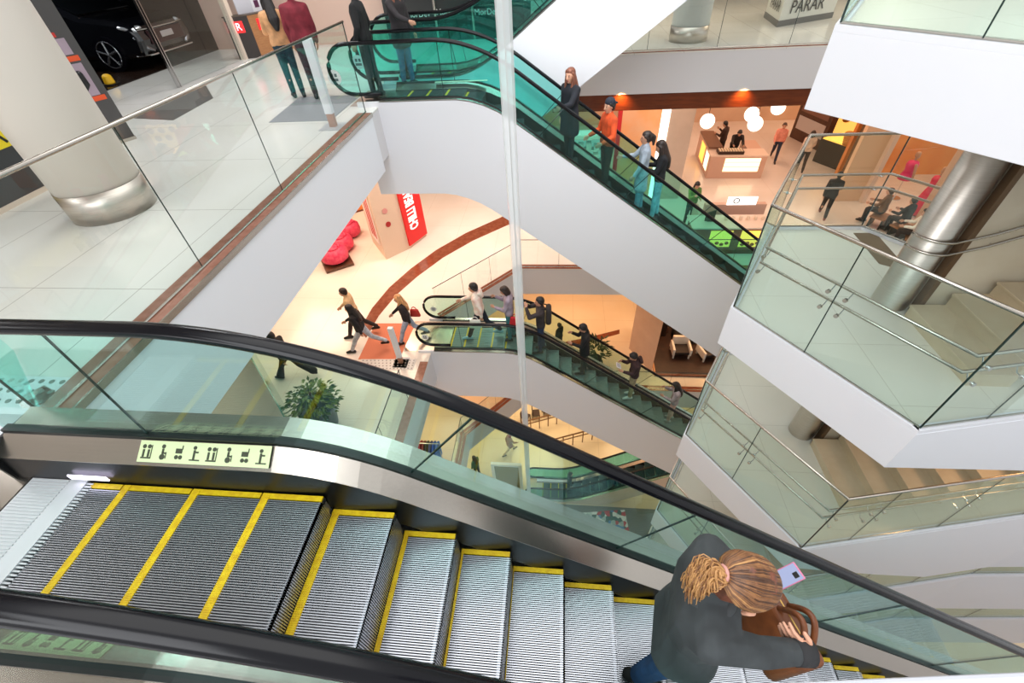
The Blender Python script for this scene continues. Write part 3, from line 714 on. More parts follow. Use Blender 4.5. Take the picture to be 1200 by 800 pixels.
# far upper gallery: white counter with lettering, dark shop fronts
cA, cB, cC = pz(910, 32, 0), pz(975, 21, 0), pz(897, 22, 0)
T = thing('counter', 'white counter with dark lettering and grey base on the far upper gallery', 'counter', cA)
u = cB-cA; v = Vector((cC.x-cA.x, cC.y-cA.y, 0))*1.2
quadbox(cA, u, v, .14).build('plinth', mat('plinth_grey', (104, 104, 104), .5), T); quadbox(cA+(u+v)*.01, u*.98, v*.98, .95, .14).build('counter_body', mat('counter_white', (214, 214, 206), .45), T); quadbox(cA-(u+v)*.01, u*1.02, v*1.02, .04, 1.09).build('counter_top', mat('counter_top_grey', (150, 150, 146), .4), T)
nrm = u.cross(Vector((0, 0, 1))).normalized(); M_let = mat('lettering_dark', (58, 58, 58), .5)
ux = u.normalized()
text('lettering', 'SEM', M_let, .5, frame(cA+ux*.95+nrm*.012+Vector((0, 0, .78)), ux, (0, 0, 1)), T); text('lettering', 'PARAR', M_let, .42, frame(cA+ux*.95+nrm*.012+Vector((0, 0, .40)), ux, (0, 0, 1)), T)
MB().bb((-.05, -.006, -.16), (.05, .006, .16)).build('red_mark', M_red).parent = T
T.children[-1].location = (ux*1.62+nrm*.012+Vector((0, 0, .82)))
vx = -v.normalized(); nv = vx.cross(Vector((0, 0, 1))).normalized()
text('lettering', 'PARAR', M_let, .36, frame(cA-vx*.75+nv*.012+Vector((0, 0, .42)), vx, (0, 0, 1)), T)
M_dg = mat('shopfront_dark', (40, 42, 42), .2, 0, .6)
SF = struct('wall_shopfront', MB().bb((-5.2, 15.6, 0), (-.9, 15.75, 3.0)), M_dg, 'dark shopfront behind the rear escalator', 'shopfront')
for px in (490, 525, 570):
    p = py_(px, 14 if px != 490 else 17, 15.58)
    s_ = text('shop_lettering', 'MorDev', mat('lettering_pale', (196, 196, 190), .5), .21, frame((p.x, 15.59, p.z), (1, 0, 0), (0, 0, 1)), SF)
    s_['label'] = 'pale shop lettering'
for x in (-4.9, -3.7, -2.6, -1.5): struct('trim_14', MB().bb((x, 15.54, 0), (x+.06, 15.6, 3)), M_steel, 'steel mullion of the dark shopfront', 'mullion')
# things beside the head of the near escalator
tag(MB().slab([tuple(pz(*q, 0))[:2] for q in ((19, 468), (53, 452), (76, 466), (62, 481), (28, 481))], .001, .008).build('floor_plate', M_brown), 'brown marble corner plate at the head of the near escalator', 'floor plate')
T = thing('tactile_plate', 'white dotted tactile plate at the left end of the near escalator', 'tactile plate', (-4.3, 1.75, 0))
o_ = MB().bb((-.55, -.25, .001), (.55, .25, .008)).build('plate', M_white); o_.parent = T
for i in range(12):
    for j in range(5):
        q = MB().lathe([(.022, .008), (.018, .014), (0, .015)], (-.5+i*.09, -.2+j*.1, 0), 8).build('stud', mat('stud_grey', (120, 132, 128), .5)); q.parent = T
T = thing('glass_screen', 'teal glass side screen at the head of the near escalator', 'screen', (-4.0, 2.0, 0))
for (a, b_) in (((-4.55, 2.25), (-3.72, 1.66)),):
    d = Vector((b_[0]-a[0], b_[1]-a[1], 0)).normalized(); n = Vector((-d.y, d.x, 0))
    MB().prism([(a[0], a[1], .02), (b_[0], b_[1], .02), (b_[0], b_[1], 1.2), (a[0], a[1], 1.2)], n*.014).build('glass_panel', M_glE2, T)
    MB().tube([(b_[0], b_[1], .02), (b_[0], b_[1], 1.2)], .009, 6).build('glass_joint', M_gedge, T)
# white parapet of the level the picture is taken from
tag(MB().prism([(.10, .17, 1.22), (1.6, .34, 1.22), (1.6, .08, 1.22), (.10, -.1, 1.22)], (0, 0, .06)).build('parapet_cap', mat('parapet_white', (186, 188, 196), .4), bevel=.008), 'pale parapet cap at the bottom edge in front of the near escalator', 'parapet')['kind'] = 'structure'
# ------------------------------------------------------------------ one storey down
V = Vector
def zz(z): return V((0, 0, z))
a, b_, d_ = pz(453, 304, Z1), pz(480, 291, Z1), pz(500, 276, Z1)
back = V((-.9, 1.4, 0))
pl = MB().prism([a, b_, d_, d_+V((-1.2, .9, 0)), a+V((-.9, 1.2, 0))], (0, 0, 5.0))
col = struct('column', pl, mat('pillar_beige', (222, 198, 176), .55), 'beige pillar carrying the red sign', 'column')
u = (d_-b_); n = V((u.y, -u.x, 0)).normalized()
T = thing('sign_board', 'tall red sign with white lettering reading upward on the beige pillar', 'sign', b_+n*.02+zz(.05))
MB().prism([b_+n*.005+zz(.12), d_+n*.005+zz(.12), d_+n*.005+zz(3.6), b_+n*.005+zz(3.6)], n*.06).build('red_panel', mat('sign_red', (206, 22, 24), .4, emit=(206, 22, 24), es=.25), T)
uu = u.normalized()
text('sign_lettering', 'CHILLI BEANS', mat('sign_white', (250, 246, 240), .4, emit=(255, 250, 245), es=.5), .60, frame(b_+n*.07+uu*u.length*.44+zz(1.5), (0, 0, 1), -uu) @ Matrix.Diagonal((.47, 1, 1, 1)), T, ext=.006, bold=.022)
u2 = (b_-a).normalized(); n2 = V((u2.y, -u2.x, 0))
for k, zz_ in ((0, 1.25), (1, 1.75)):
    pc = a+u2*.42*(b_-a).length+u2*.12*0+n2*.005+zz(zz_)
    q = MB().tube([pc, pc+n2*.012], .10, 20).build('safety_disc', mat('disc_red' if k == 0 else 'disc_rose', (170, 34, 36) if k == 0 else (214, 150, 144), .5)); q.parent = col
u3 = V((-.9, 1.2, 0)).normalized(); n3 = V((-u3.y*1, u3.x, 0)); n3 = -n3 if n3.dot(V((-1, -1, 0))) < 0 else n3
T = thing('sign_board', 'white and red poster strip on the left face of the beige pillar', 'sign', a+u3*.7+n3*.01+zz(.6))
MB().prism([a+u3*.25+n3*.01+zz(.5), a+u3*1.1+n3*.01+zz(.5), a+u3*1.1+n3*.01+zz(3), a+u3*.25+n3*.01+zz(3)], n3*.03).build('white_panel', mat('poster_white', (244, 226, 220), .5), T)
for k in range(3):
    MB().prism([a+u3*(.35+k*.22)+n3*.04+zz(.7), a+u3*(.45+k*.22)+n3*.04+zz(.7), a+u3*(.45+k*.22)+n3*.04+zz(2.6-k*.3), a+u3*(.35+k*.22)+n3*.04+zz(2.6-k*.3)], n3*.01).build('red_stripe', M_red, T)
# pink display
M_pink = noisy('pink_fabric', (214, 40, 84), (232, 84, 112), 8, .6); pb = pz(389, 307, Z1)
T = thing('display_plinth', 'low dark wooden plinth under the pink padded stools', 'plinth', pb)
MB().box(pz(391, 296, Z1+.45).xy.to_3d()+zz(Z1+.06), (1.0, 1.0, .1), rz=.6).build('plinth_top', noisy('plinth_wood', (92, 58, 40), (106, 70, 50), 6, .4), T, bevel=.01)
MB().box(pz(391, 296, Z1+.45).xy.to_3d()+zz(Z1+.008), (.9, .9, .016), rz=.6).build('plinth_base', M_black, T)
for k, (px, py, r) in enumerate(((391, 296, .5), (398, 280, .46), (408, 264, .42))):
    q = pz(px, py, Z1+.45); 
    T = thing('padded_stool', ('pink padded stool nearest the plinth edge', 'pink padded stool between two others', 'pink padded stool furthest along the row')[k], 'stool', (q.x, q.y, Z1+(.11 if k == 0 else 0)), 0, 'pink padded stools')
    m_ = MB().lathe([(r*.75, 0), (r*.95, .08), (r, .25), (r*.93, .42), (r*.6, .5), (0, .52)], (0, 0, .06), 28).build('cushion', M_pink, smooth=True); m_.parent = T
    m_ = MB().tube([(r*.5*math.cos(t*.5), r*.5*math.sin(t*.5), .58) for t in range(13)], .05, 8, closed=False).build('piping', M_pink, smooth=True); m_.parent = T
    m_ = MB().lathe([(r*.6, 0), (r*.6, .06)], (0, 0, 0), 20).build('stool_base', M_black); m_.parent = T
q = pz(424, 254, Z1)
T = thing('display_case', 'orange lit wall case beyond the pink stools', 'case', q)
MB().box(q+V((-.6, .5, .6)), (1.6, .4, 1.2), rz=.6).build('case_back', mat('case_orange', (222, 128, 60), .5), T); MB().box(q+V((-.6, .5, .03)), (1.64, .46, .06), rz=.6).build('case_base', M_wood, T)
tag(MB().slab([tuple(pz(*t, Z1))[:2] for t in ((440, 379), (487, 379), (468, 421), (420, 421))], Z1+.001, Z1+.01).build('floor_mat', noisy('mat_terracotta', (206, 116, 84), (216, 128, 96), 50, .8)), 'terracotta floor mat one storey down under the walkers', 'mat')
p0 = [pz(*t, Z1) for t in ((423, 421), (488, 421), (484, 433), (427, 434))]
T = thing('tactile_plate', 'pale perforated plate before the middle escalator', 'tactile plate', p0[0])
MB().slab([tuple(t)[:2] for t in p0], Z1+.001, Z1+.012).build('plate', mat('perforated_pale', (214, 206, 200), .45), T)
for i in range(14):
    for j in range(4):
        f, g = (i+.5)/14, (j+.5)/4; q = (p0[0]*(1-f)+p0[1]*f)*(1-g)+(p0[3]*(1-f)+p0[2]*f)*g
        MB().lathe([(.022, .012), (.018, .018), (0, .019)], q, 8).build('stud', mat('stud_taupe', (150, 138, 132), .5), T)
# potted plant
T = thing('potted_plant', 'bushy green plant in a dark teal pot on the left gallery one storey down', 'plant', (-5.55, 6.0, Z1))
m_ = MB().lathe([(.26, 0), (.30, .04), (.42, .7), (.44, .74), (.38, .74), (.36, .66), (0, .66)], (0, 0, 0), 32).build('pot', mat('pot_teal', (42, 66, 74), .35), smooth=True); m_.parent = T
L1_, L2_, L3_ = MB(), MB(), MB()
for i in range(420):
    th = random.uniform(0, 2*PI); ph = math.acos(random.uniform(-.3, 1)); rr = random.uniform(.25, .56)
    c0 = V((rr*math.sin(ph)*math.cos(th), rr*math.sin(ph)*math.sin(th), .85+rr*math.cos(ph)*.9))
    d = (V((math.cos(th), math.sin(th), random.uniform(-.5, .5)))).normalized(); sd = d.cross(V((random.uniform(-.3, .3), random.uniform(-.3, .3), 1))).normalized(); up = sd.cross(d)
    ln, wd = random.uniform(.10, .18), random.uniform(.03, .05)
    pts = [c0, c0+d*ln*.4+sd*wd+up*.015, c0+d*ln+up*-.02, c0+d*ln*.4-sd*wd+up*.015]
    (L1_, L2_, L3_)[i % 3].face(pts)
for l_, nm in ((L1_, (34, 66, 22)), (L2_, (64, 98, 34)), (L3_, (104, 122, 44))):
    m_ = l_.build('foliage', mat('leaf_%d' % nm[0], nm, .4)); m_.parent = T
m_ = MB().tube([(0, 0, .6), (.02, .01, 1.2)], .03, 8).build('stem', mat('stem_brown', (70, 54, 36), .7)); m_.parent = T
# dark glazed partition seen through the near escalator
w0, w1 = pz(300, 415, Z1), pz(343, 490, Z1)
wd = (w1-w0).normalized(); wn = V((-wd.y, wd.x, 0))
struct('window_2', MB().prism([w0-wd*.8, w1+wd*3, w1+wd*3+zz(2.6), w0-wd*.8+zz(2.6)], wn*-.02), mat('shop_glass_teal', (58, 128, 112), .1, 0, .6), 'teal glass shop front one storey down', 'window')
struct('baseboard_shop', MB().prism([w1-wd*.1, w1+wd*3, w1+wd*3+zz(.16), w1-wd*.1+zz(.16)], wn*-.06), M_wood, 'brown base of the teal shop front', 'baseboard')

# far hall, one storey down: kiosk with lit display, sunken counter kiosk, shops
M_kp = mat('kiosk_pink', (214, 172, 150), .4); M_kt = mat('kiosk_top_pale', (236, 208, 188), .35); M_lit = mat('lit_display', (255, 238, 210), .4, emit=(255, 226, 186), es=1.6); M_amb = mat('lit_amber', (250, 196, 90), .4, emit=(255, 190, 80), es=1.3)
fa, fb = pz(827, 209, Z1), pz(891, 209, Z1); la = pz(815, 182, Z1)
T = thing('kiosk', 'rose kiosk with a bright lit display front and open work counter', 'kiosk', fa)
ux = (fb-fa).normalized(); dv = V((la.x-fa.x, la.y-fa.y, 0)); dv = dv.normalized()*2.7
quadbox(fa, fb-fa, dv.normalized()*.75, .95, Z1*0).build('front_counter', M_kp, T)
quadbox(fa+zz(.95)-ux*.03, (fb-fa)*1.03, dv.normalized()*.8, .05).build('counter_top', M_kt, T)
quadbox(fa+dv.normalized()*.75, ux*.55, dv*.75, 1.05).build('side_counter', M_kp, T)
quadbox(fa+dv.normalized()*.7+zz(1.05), ux*.6, dv*.78, .06).build('side_top', mat('top_brown', (120, 84, 64), .4), T)
quadbox(fb-ux*.6+dv.normalized()*.75, ux*.6, dv*.45, .95).build('rear_counter', M_kp, T)
nf = V((ux.y, -ux.x, 0))
dsp = quadbox(fa+ux*.62+nf*.012+zz(.30), ux*1.45, nf*-.012, .58).build('lit_display', M_lit, T)
for k in range(3): quadbox(fa+ux*.62+nf*.02+zz(.32+k*.2), ux*1.45, nf*.02, .015).build('display_shelf', M_kt, dsp)
nl = V((-dv.y, dv.x, 0)).normalized()
quadbox(fa+dv*.12+nl*.012+zz(.2), dv*.22, nl*-.01, .75).build('lit_panel', M_lit, T); quadbox(fa+dv*.45+nl*.012+zz(.2), dv*.3, nl*-.01, .75).build('amber_panel', M_amb, T)
tr_ = quadbox(fa+ux*.3+dv*.04+zz(1.0), ux*1.05, dv*.16, .12).build('ingredient_tray', mat('tray_dark', (60, 38, 26), .4), T)
for k in range(9): quadbox(fa+ux*(.34+k*.11)+dv*.05+zz(1.12), ux*.07, dv*.13, .03).build('tray_cup', mat('cup_cream', (232, 208, 176), .5), tr_)
for k, (px, py, z_) in enumerate(((829, 142, -3.5), (881, 134, -3.5), (885, 145, -3.6), (912, 126, -3.5))):
    q = pz(px, py, z_)
    T = thing('globe_lamp', ('glowing globe lamp left above the lit kiosk', 'upper of the paired globe lamps', 'lower of the paired globe lamps', 'globe lamp half hidden by the ceiling edge')[k], 'lamp', q, 0, 'globe lamps over the kiosk')
    m_ = MB().ball((0, 0, 0), .27, 3).build('globe', mat('globe_glow', (255, 250, 240), .4, emit=(255, 244, 226), es=2.2), smooth=True); m_.parent = T
    m_ = MB().tube([(0, 0, .25), (0, 0, -1.34-z_)], .012, 6).build('suspension', M_dsteel); m_.parent = T
# counter kiosk close behind the upper escalator
k0_ = V((4.55, 13.75, Z1)); 
T = thing('kiosk', 'rose counter kiosk with amber lit food cases behind the upper escalator', 'kiosk', k0_)
MB().bb((4.55, 13.75, Z1), (7.4, 14.05, Z1+.12)).build('plinth', M_wood, T); MB().bb((4.6, 13.8, Z1+.12), (7.4, 14.6, Z1+.95)).build('counter_body', noisy('kiosk_dark_rose', (150, 92, 72), (164, 104, 84), 4, .45), T); MB().bb((4.5, 13.72, Z1+.95), (7.45, 14.65, Z1+1.0)).build('counter_top', M_kt, T)
for x in (5.15, 6.15): 
    q = MB().bb((x, 13.785, Z1+.25), (x+.72, 13.8, Z1+.86)).build('food_case', M_amb, T)
    for k in range(4): MB().ball((x+.12+k*.16, 13.76, Z1+.36+.05*(k % 2)), (.07, .04, .06), 2).build('pastry', mat('pastry_brown', (150, 84, 30), .6), q, smooth=True)
MB().bb((5.3, 15.4, Z1), (7.4, 15.6, Z1+1.0)).build('rear_counter', M_kp, T); MB().bb((4.9, 14.6, Z1), (5.05, 15.5, Z1+1.0)).build('side_counter', M_kp, T)
MB().bb((6.0, 15.36, Z1+1.0), (7.0, 15.4, Z1+1.3)).build('lit_sign', mat('sign_lit_white', (255, 250, 244), .4, emit=(255, 248, 240), es=1.2), T)
text('sign_letter', 'O', M_black, .3, frame((6.3, 15.355, Z1+1.15), (1, 0, 0), (0, 0, 1)), T)
for k in range(7): MB().lathe([(.05, 0), (.06, .09), (.045, .14)], (5.7+k*.24, 14.3, Z1+1.0), 10).build('glass_jar', mat('jar_pale', (240, 214, 190), .3), T)
T = thing('monitor', 'dark till monitor on the rose counter kiosk', 'monitor', (5.15, 14.25, Z1+1.001))
m_ = MB().box((0, 0, .18), (.42, .03, .3), rz=.5).build('screen', M_black); m_.parent = T
m_ = MB().bb((-.1, -.08, 0), (.1, .08, .02)).build('stand', M_black); m_.parent = T
# pillars and shop fronts
pA, pB = py_(770, 190, 18.0), py_(803, 190, 18.0)
struct('column', MB().bb((pA.x, 18.0, Z1), (pB.x, 18.9, -1.34)), noisy('pillar_stone', (196, 176, 160), (206, 186, 170), 1.5, .4), 'pale stone pillar left of the lit kiosk', 'column')
T = thing('shelving_unit', 'white stocked shelving behind the woman in the black dress', 'shelving', (0, 18.2, Z1))
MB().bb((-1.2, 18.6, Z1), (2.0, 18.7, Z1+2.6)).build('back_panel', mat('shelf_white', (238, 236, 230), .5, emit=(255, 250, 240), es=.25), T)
for k in range(6): MB().bb((-1.2, 18.15, Z1+.15+k*.45), (2.0, 18.62, Z1+.18+k*.45)).build('shelf_board', mat('shelf_board', (226, 226, 222), .5), T)
for k in range(5):
    for j in range(10):
        tag(MB().bb((-1.1+j*.31, 18.16, Z1+.182+k*.45), (-.9+j*.31, 18.55, Z1+.18+k*.45+.16+.1*((j+k) % 3)/2)).build('carton', mat('carton_%d' % ((j*3+k) % 3), ((236, 232, 226), (206, 214, 210), (228, 206, 196))[(j*3+k) % 3], .5)), 'small pale carton on the white shelving', 'carton', 'cartons on the white shelving')
struct('trim_15', MB().bb((2.15, 17.8, Z1), (2.3, 18, -1.34)), mat('post_red', (196, 36, 44), .5), 'red post beside the white shelving', 'post')
struct('wall_peach', MB().bb((2.3, 18.4, Z1), (3.9, 18.5, -1.34)), noisy('wall_peach_paint', (236, 190, 150), (240, 176, 120), 1.2, .5), 'peach shop wall', 'wall')
struct('trim_16', MB().bb((3.75, 17.9, Z1), (4.05, 18.0, -1.34)), mat('lit_strip', (255, 250, 240), .4, emit=(255, 246, 232), es=1.3), 'lit white strip beside the stone pillar', 'strip')
struct('wall_far', MB().bb((-9, 27.5, Z1), (26, 27.7, -1.34)), noisy('wall_far_paint', (214, 176, 148), (222, 188, 160), 1, .5), 'warm far wall one storey down', 'wall')
# dark photo shelves, golden food stall, orange fashion shop
q0, q1 = pz(925, 160, Z1), pz(960, 178, Z1)
T = thing('shelving_unit', 'dark brown shelving with small pictures behind the woman in pink', 'shelving', q0)
dq = (q1-q0).normalized(); nq = V((dq.y, -dq.x, 0)); nq = nq if nq.dot(V((-1, -1, 0))) > 0 else -nq
L_ = (q1-q0).length
MB().prism([q0, q1, q1+zz(3), q0+zz(3)], -nq*.3).build('cabinet', noisy('shelf_brown', (72, 42, 26), (84, 52, 34), 5, .4), T)
for k in range(3):
    MB().prism([q0+dq*.2+zz(.5+k*.8), q0+dq*(L_-.2)+zz(.5+k*.8), q0+dq*(L_-.2)+zz(1.1+k*.8), q0+dq*.2+zz(1.1+k*.8)], nq*.02).build('picture_panel', mat('pictures_%d' % k, ((190, 180, 176), (120, 84, 70), (150, 120, 104))[k], .4), T)
s0 = pz(977, 202, Z1)
T = thing('food_stall', 'golden lit food stall with dark counter behind the glass railing', 'stall', s0)
MB().box(s0+V((.7, .9, .5)), (1.5, 1.8, 1.0), rz=.5).build('counter', mat('stall_dark', (58, 46, 34), .4), T); MB().box(s0+V((.7, .9, 1.02)), (1.42, 1.7, .06), rz=.5).build('lit_tray', M_amb, T)
M_gold = noisy('golden_food', (232, 168, 52), (176, 104, 20), 3, .5)
for k in range(24): MB().ball(s0+V((.2+.42*(k % 4)+.12*(k//4), .3+.24*(k//4), 1.12)), (.2, .16, .12), 2).build('food_heap', M_gold, T, smooth=True)
MB().box(s0+V((2.2, 3.4, 1.7)), (2.6, .2, 2.4), rz=-.15).build('back_display', mat('stall_back', (250, 214, 130), .5, emit=(255, 200, 96), es=.9), T)
for k in range(14): MB().ball(s0+V((.85+.19*k, 3.30-.03*k, 1.2+.4*(k % 3))), (.2, .1, .16), 2).build('hanging_goods', M_gold, T, smooth=True)
text('stall_lettering', 'Sale', mat('lettering_rust', (170, 84, 30), .5), .7, frame(s0+V((1.6, 3.32, 2.45)), (1, -.15, 0), (0, 0, 1)), T)
struct('column', MB().box(pz(990, 213, Z1)+V((.2, .2, 2.3)), (.5, .5, 4.6), rz=.4), noisy('bronze_clad', (112, 84, 56), (124, 96, 66), 3, .35), 'bronze clad pillar right of the food stall', 'column')
o0 = pz(1011, 238, Z1)
struct('wall_orange', MB().bb((o0.x+.1, o0.y+2.6, Z1), (o0.x+9, o0.y+2.8, Z1+4.6)), noisy('orange_wall', (232, 138, 62), (240, 160, 84), 1.0, .5), 'orange back wall of the fashion shop', 'wall')
struct('wall_cream', MB().bb((o0.x-1.0, o0.y+.2, Z1), (o0.x, o0.y+.4, Z1+4.6)), mat('shop_cream', (232, 196, 160), .5), 'cream pier left of the orange fashion shop', 'wall')
struct('trim_17', MB().bb((o0.x-.08, o0.y, Z1), (o0.x+.08, o0.y+.8, Z1+4.6)), M_kt, 'pale edge of the orange fashion shop', 'post')
r0 = pz(1075, 272, Z1)
struct('column', MB().bb((r0.x-.05, r0.y, Z1), (r0.x+.55, r0.y+.4, Z1+4.6)), mat('shop_pier_rose', (220, 180, 152), .5), 'rose pier right of the orange fashion shop', 'column')
T = thing('ceiling_disc', 'large glowing orange ceiling disc in the fashion shop', 'ceiling lamp', (o0.x+2.6, o0.y+1.2, Z1+4.0))
m_ = MB().lathe([(1.1, 0), (1.2, .1), (1.2, .5)], (0, 0, 0), 40).build('drum', mat('drum_orange', (236, 150, 80), .5), smooth=True); m_.parent = T
m_ = MB().lathe([(1.0, -.02), (1.0, 0)], (0, 0, 0), 40).build('diffuser', mat('drum_glow', (255, 210, 150), .5, emit=(255, 196, 130), es=1.5)); m_.parent = T
def mannequin(px, py, lab, long, pinkm):
    q = pz(px, py, Z1); T = thing('mannequin', lab, 'mannequin', q)
    zf = .15
    b0 = MB(); b0.lathe([(.22, 0), (.22, .03), (.02, .05), (.02, .9)], (0, 0, 0), 20); x = b0.build('stand', M_chrome); x.parent = T
    b1 = MB()
    if long: b1.lathe([(.34, .12), (.30, .5), (.2, .95), (.15, 1.12), (.2, 1.35), (.17, 1.45), (.05, 1.5)], (0, 0, 0), 24)
    else: b1.lathe([(.24, .78), (.2, .95), (.15, 1.1), (.2, 1.33), (.17, 1.44), (.05, 1.5)], (0, 0, 0), 24)
    x = b1.build('dress' if long else 'top', pinkm, smooth=True); x.parent = T
    x = MB().hull(((0, 0, 1.5), .05), ((0, 0, 1.56), .045)).hull(((0, 0, 1.66), .085), ((.03, 0, 1.62), .07), ((0, 0, 1.74), .08)).build('head', mat('mannequin_body', (196, 150, 120), .4), smooth=True); x.parent = T
    for s_ in (-1, 1):
        x = MB().hull(((0, s_*.2, 1.38), .05), ((.03, s_*.27, 1.1), .04)).hull(((.03, s_*.27, 1.1), .04), ((.1, s_*.25, .85), .03)).build('arm', MATS['mannequin_body'], smooth=True); x.parent = T
mannequin(1047, 232, 'mannequin in a short pink top in the orange shop', False, mat('hot_pink', (230, 40, 112), .5))
mannequin(1074, 252, 'mannequin in a long red pink dress in the orange shop', True, mat('rose_red', (222, 44, 84), .5))
# ------------------------------------------------------------------ two storeys down
pc = pz(737, 408, Z2); pd = pz(763, 436, Z2)
struct('column', MB().prism([pc, pd, pd+V((.05, 1.2, 0)), pc+V((.5, 1.2, 0))], (0, 0, 5.1)), noisy('pillar_rose', (192, 164, 148), (200, 174, 158), 1.5, .45), 'rose pillar two storeys down', 'column')
T = thing('display_platform', 'dark wooden display platform of the furniture shop two storeys down', 'platform', (4.6, 13.6, Z2))
MB().bb((4.5, 13.7, Z2), (9.5, 18.6, Z2+.06)).build('deck', noisy('platform_dark', (44, 26, 18), (56, 34, 24), 4, .4), T); MB().bb((4.45, 13.62, Z2), (9.5, 13.7, Z2+.1)).build('edge_board', M_wood, T); MB().bb((4.42, 13.62, Z2), (4.5, 18.6, Z2+.1)).build('edge_board', mat('light_oak', (196, 140, 92), .5), T)
def armchair(x, y, rz, lab):
    T = thing('armchair', lab, 'armchair', (x, y, Z2+.06), rz)
    for nm, a, b2, m in (('seat', (-.34, -.32, .26), (.34, .32, .40), mat('seat_dark', (40, 30, 26), .6)), ('backrest', (-.36, .26, .3), (.36, .38, .85), mat('frame_white', (232, 220, 206), .5)), ('armrest', (-.42, -.34, .2), (-.32, .36, .58), MATS.get('frame_white')), ('armrest', (.32, -.34, .2), (.42, .36, .58), MATS.get('frame_white'))):
        x_ = MB().bb(a, b2).build(nm, m or MATS['frame_white'], bevel=.02); x_.parent = T
    for sx in (-.34, .34):
        for sy in (-.28, .3):
            x_ = MB().bb((sx-.03, sy-.03, 0), (sx+.03, sy+.03, .24)).build('leg', MATS['frame_white']); x_.parent = T
armchair(5.75, 15.0, 0, 'white framed armchair with dark seat on the dark platform'); armchair(6.95, 14.9, .3, 'white armchair beside the brown cushion on the dark platform')
q = pz(803, 390, Z2+.3); tag(MB().lathe([(.5, 0), (.62, .05), (.62, .3), (.5, .36), (0, .36)], (q.x, q.y, Z2+.06), 32).build('pouffe', M_black, smooth=True), 'large round black pouffe on the furniture platform', 'pouffe')
q = pz(770, 400, Z2)
T = thing('shelving_unit', 'dark shelving with rows of boxes on the furniture platform', 'shelving', q)
MB().bb((4.9, 16.2, Z2+.06), (5.3, 18.4, Z2+2.2)).build('frame', mat('rack_dark', (40, 26, 20), .5), T)
for k in range(5):
    for j in range(3): tag(MB().bb((5.3, 16.3+j*.7, Z2+.2+k*.4), (5.42, 16.85+j*.7, Z2+.5+k*.4)).build('storage_box', mat('box_brown', (96, 64, 48), .5)), 'brown box on the dark furniture shelving', 'box', 'boxes on the dark shelving')
q = pz(697, 428, Z2)
T = thing('potted_plant', 'dark leafy plant behind the far rail of the middle escalator', 'plant', q)
m_ = MB().lathe([(.2, 0), (.28, .5), (.24, .5), (0, .45)], (0, 0, 0), 20).build('pot', M_black, smooth=True); m_.parent = T
f_ = MB()
for i in range(150):
    th = random.uniform(0, 2*PI); rr = random.uniform(.1, .5); c0 = V((rr*math.cos(th), rr*math.sin(th), random.uniform(.6, 1.5))); d = V((math.cos(th), math.sin(th), random.uniform(-.6, .6))).normalized(); sd = d.cross(V((0, 0, 1))).normalized()
    f_.face([c0, c0+d*.12+sd*.05, c0+d*.3, c0+d*.12-sd*.05])
m_ = f_.build('foliage', mat('leaf_dark', (30, 54, 26), .5)); m_.parent = T
q = pz(503, 545, Z2)
T = thing('clothes_rack', 'rack of red green and blue garments two storeys down', 'clothes rack', q)
x_ = MB().tube([(-.6, 0, 0), (-.6, 0, 1.5), (.6, 0, 1.5), (.6, 0, 0)], .02, 8).build('rail_frame', M_chrome); x_.parent = T
for k in range(9):
    cc = ((60, 84, 44), (96, 110, 40), (70, 60, 40), (170, 40, 44), (150, 60, 60), (60, 60, 70), (34, 60, 150), (40, 80, 190), (70, 110, 200))[k]
    x_ = MB().prism([(-.5+k*.125, -.22, .55), (-.5+k*.125, .22, .55), (-.5+k*.125, .26, 1.3), (-.5+k*.125, .06, 1.47), (-.5+k*.125, -.06, 1.47), (-.5+k*.125, -.26, 1.3)], (.07, 0, 0)).build('garment', mat('garment_%d' % k, cc, .8), bevel=.015)
    x_.parent = T
# bottom of the atrium
def vor(name, cols, sc):
    m = mat(name, (255, 255, 255), .3); nt = m.node_tree; tc = nt.nodes.new('ShaderNodeTexCoord'); v = nt.nodes.new('ShaderNodeTexVoronoi'); v.inputs['Scale'].default_value = sc
    r = nt.nodes.new('ShaderNodeValToRGB'); r.color_ramp.interpolation = 'CONSTANT'
    sep = nt.nodes.new('ShaderNodeSeparateColor')
    for i, cc in enumerate(cols):
        e = r.color_ramp.elements[i] if i < 2 else r.color_ramp.elements.new(i/len(cols))
        e.position = i/len(cols); e.color = (*srgb(cc), 1)
    nt.links.new(tc.outputs['Object'], v.inputs['Vector']); nt.links.new(v.outputs['Color'], sep.inputs[0]); nt.links.new(sep.outputs[0], r.inputs['Fac']); nt.links.new(r.outputs['Color'], nt.nodes['Principled BSDF'].inputs['Base Color'])
    return m
tag(MB().slab([tuple(pz(*t, Z3))[:2] for t in ((662, 602), (732, 597), (738, 626), (694, 617))], Z3+.001, Z3+.012).build('floor_graphic', vor('mosaic', [(226, 232, 232), (200, 214, 216), (240, 240, 240), (70, 110, 110), (196, 80, 90), (90, 140, 190), (170, 190, 190)], 5)), 'colourful patterned panel on the floor at the bottom of the atrium', 'floor panel')
q = pz(596, 572, Z3)
T = thing('doorway', 'white framed doorway deep below beside the lowest escalator', 'doorway', q)
x_ = MB().bb((-.75, 0, 0), (-.6, .15, 2.1)).bb((.6, 0, 0), (.75, .15, 2.1)).bb((-.75, 0, 2.1), (.75, .15, 2.25)).build('frame', M_white); x_.parent = T
x_ = MB().bb((-.6, .06, 0), (.6, .09, 2.1)).build('door_leaf', mat('door_grey', (136, 128, 92), .4)); x_.parent = T
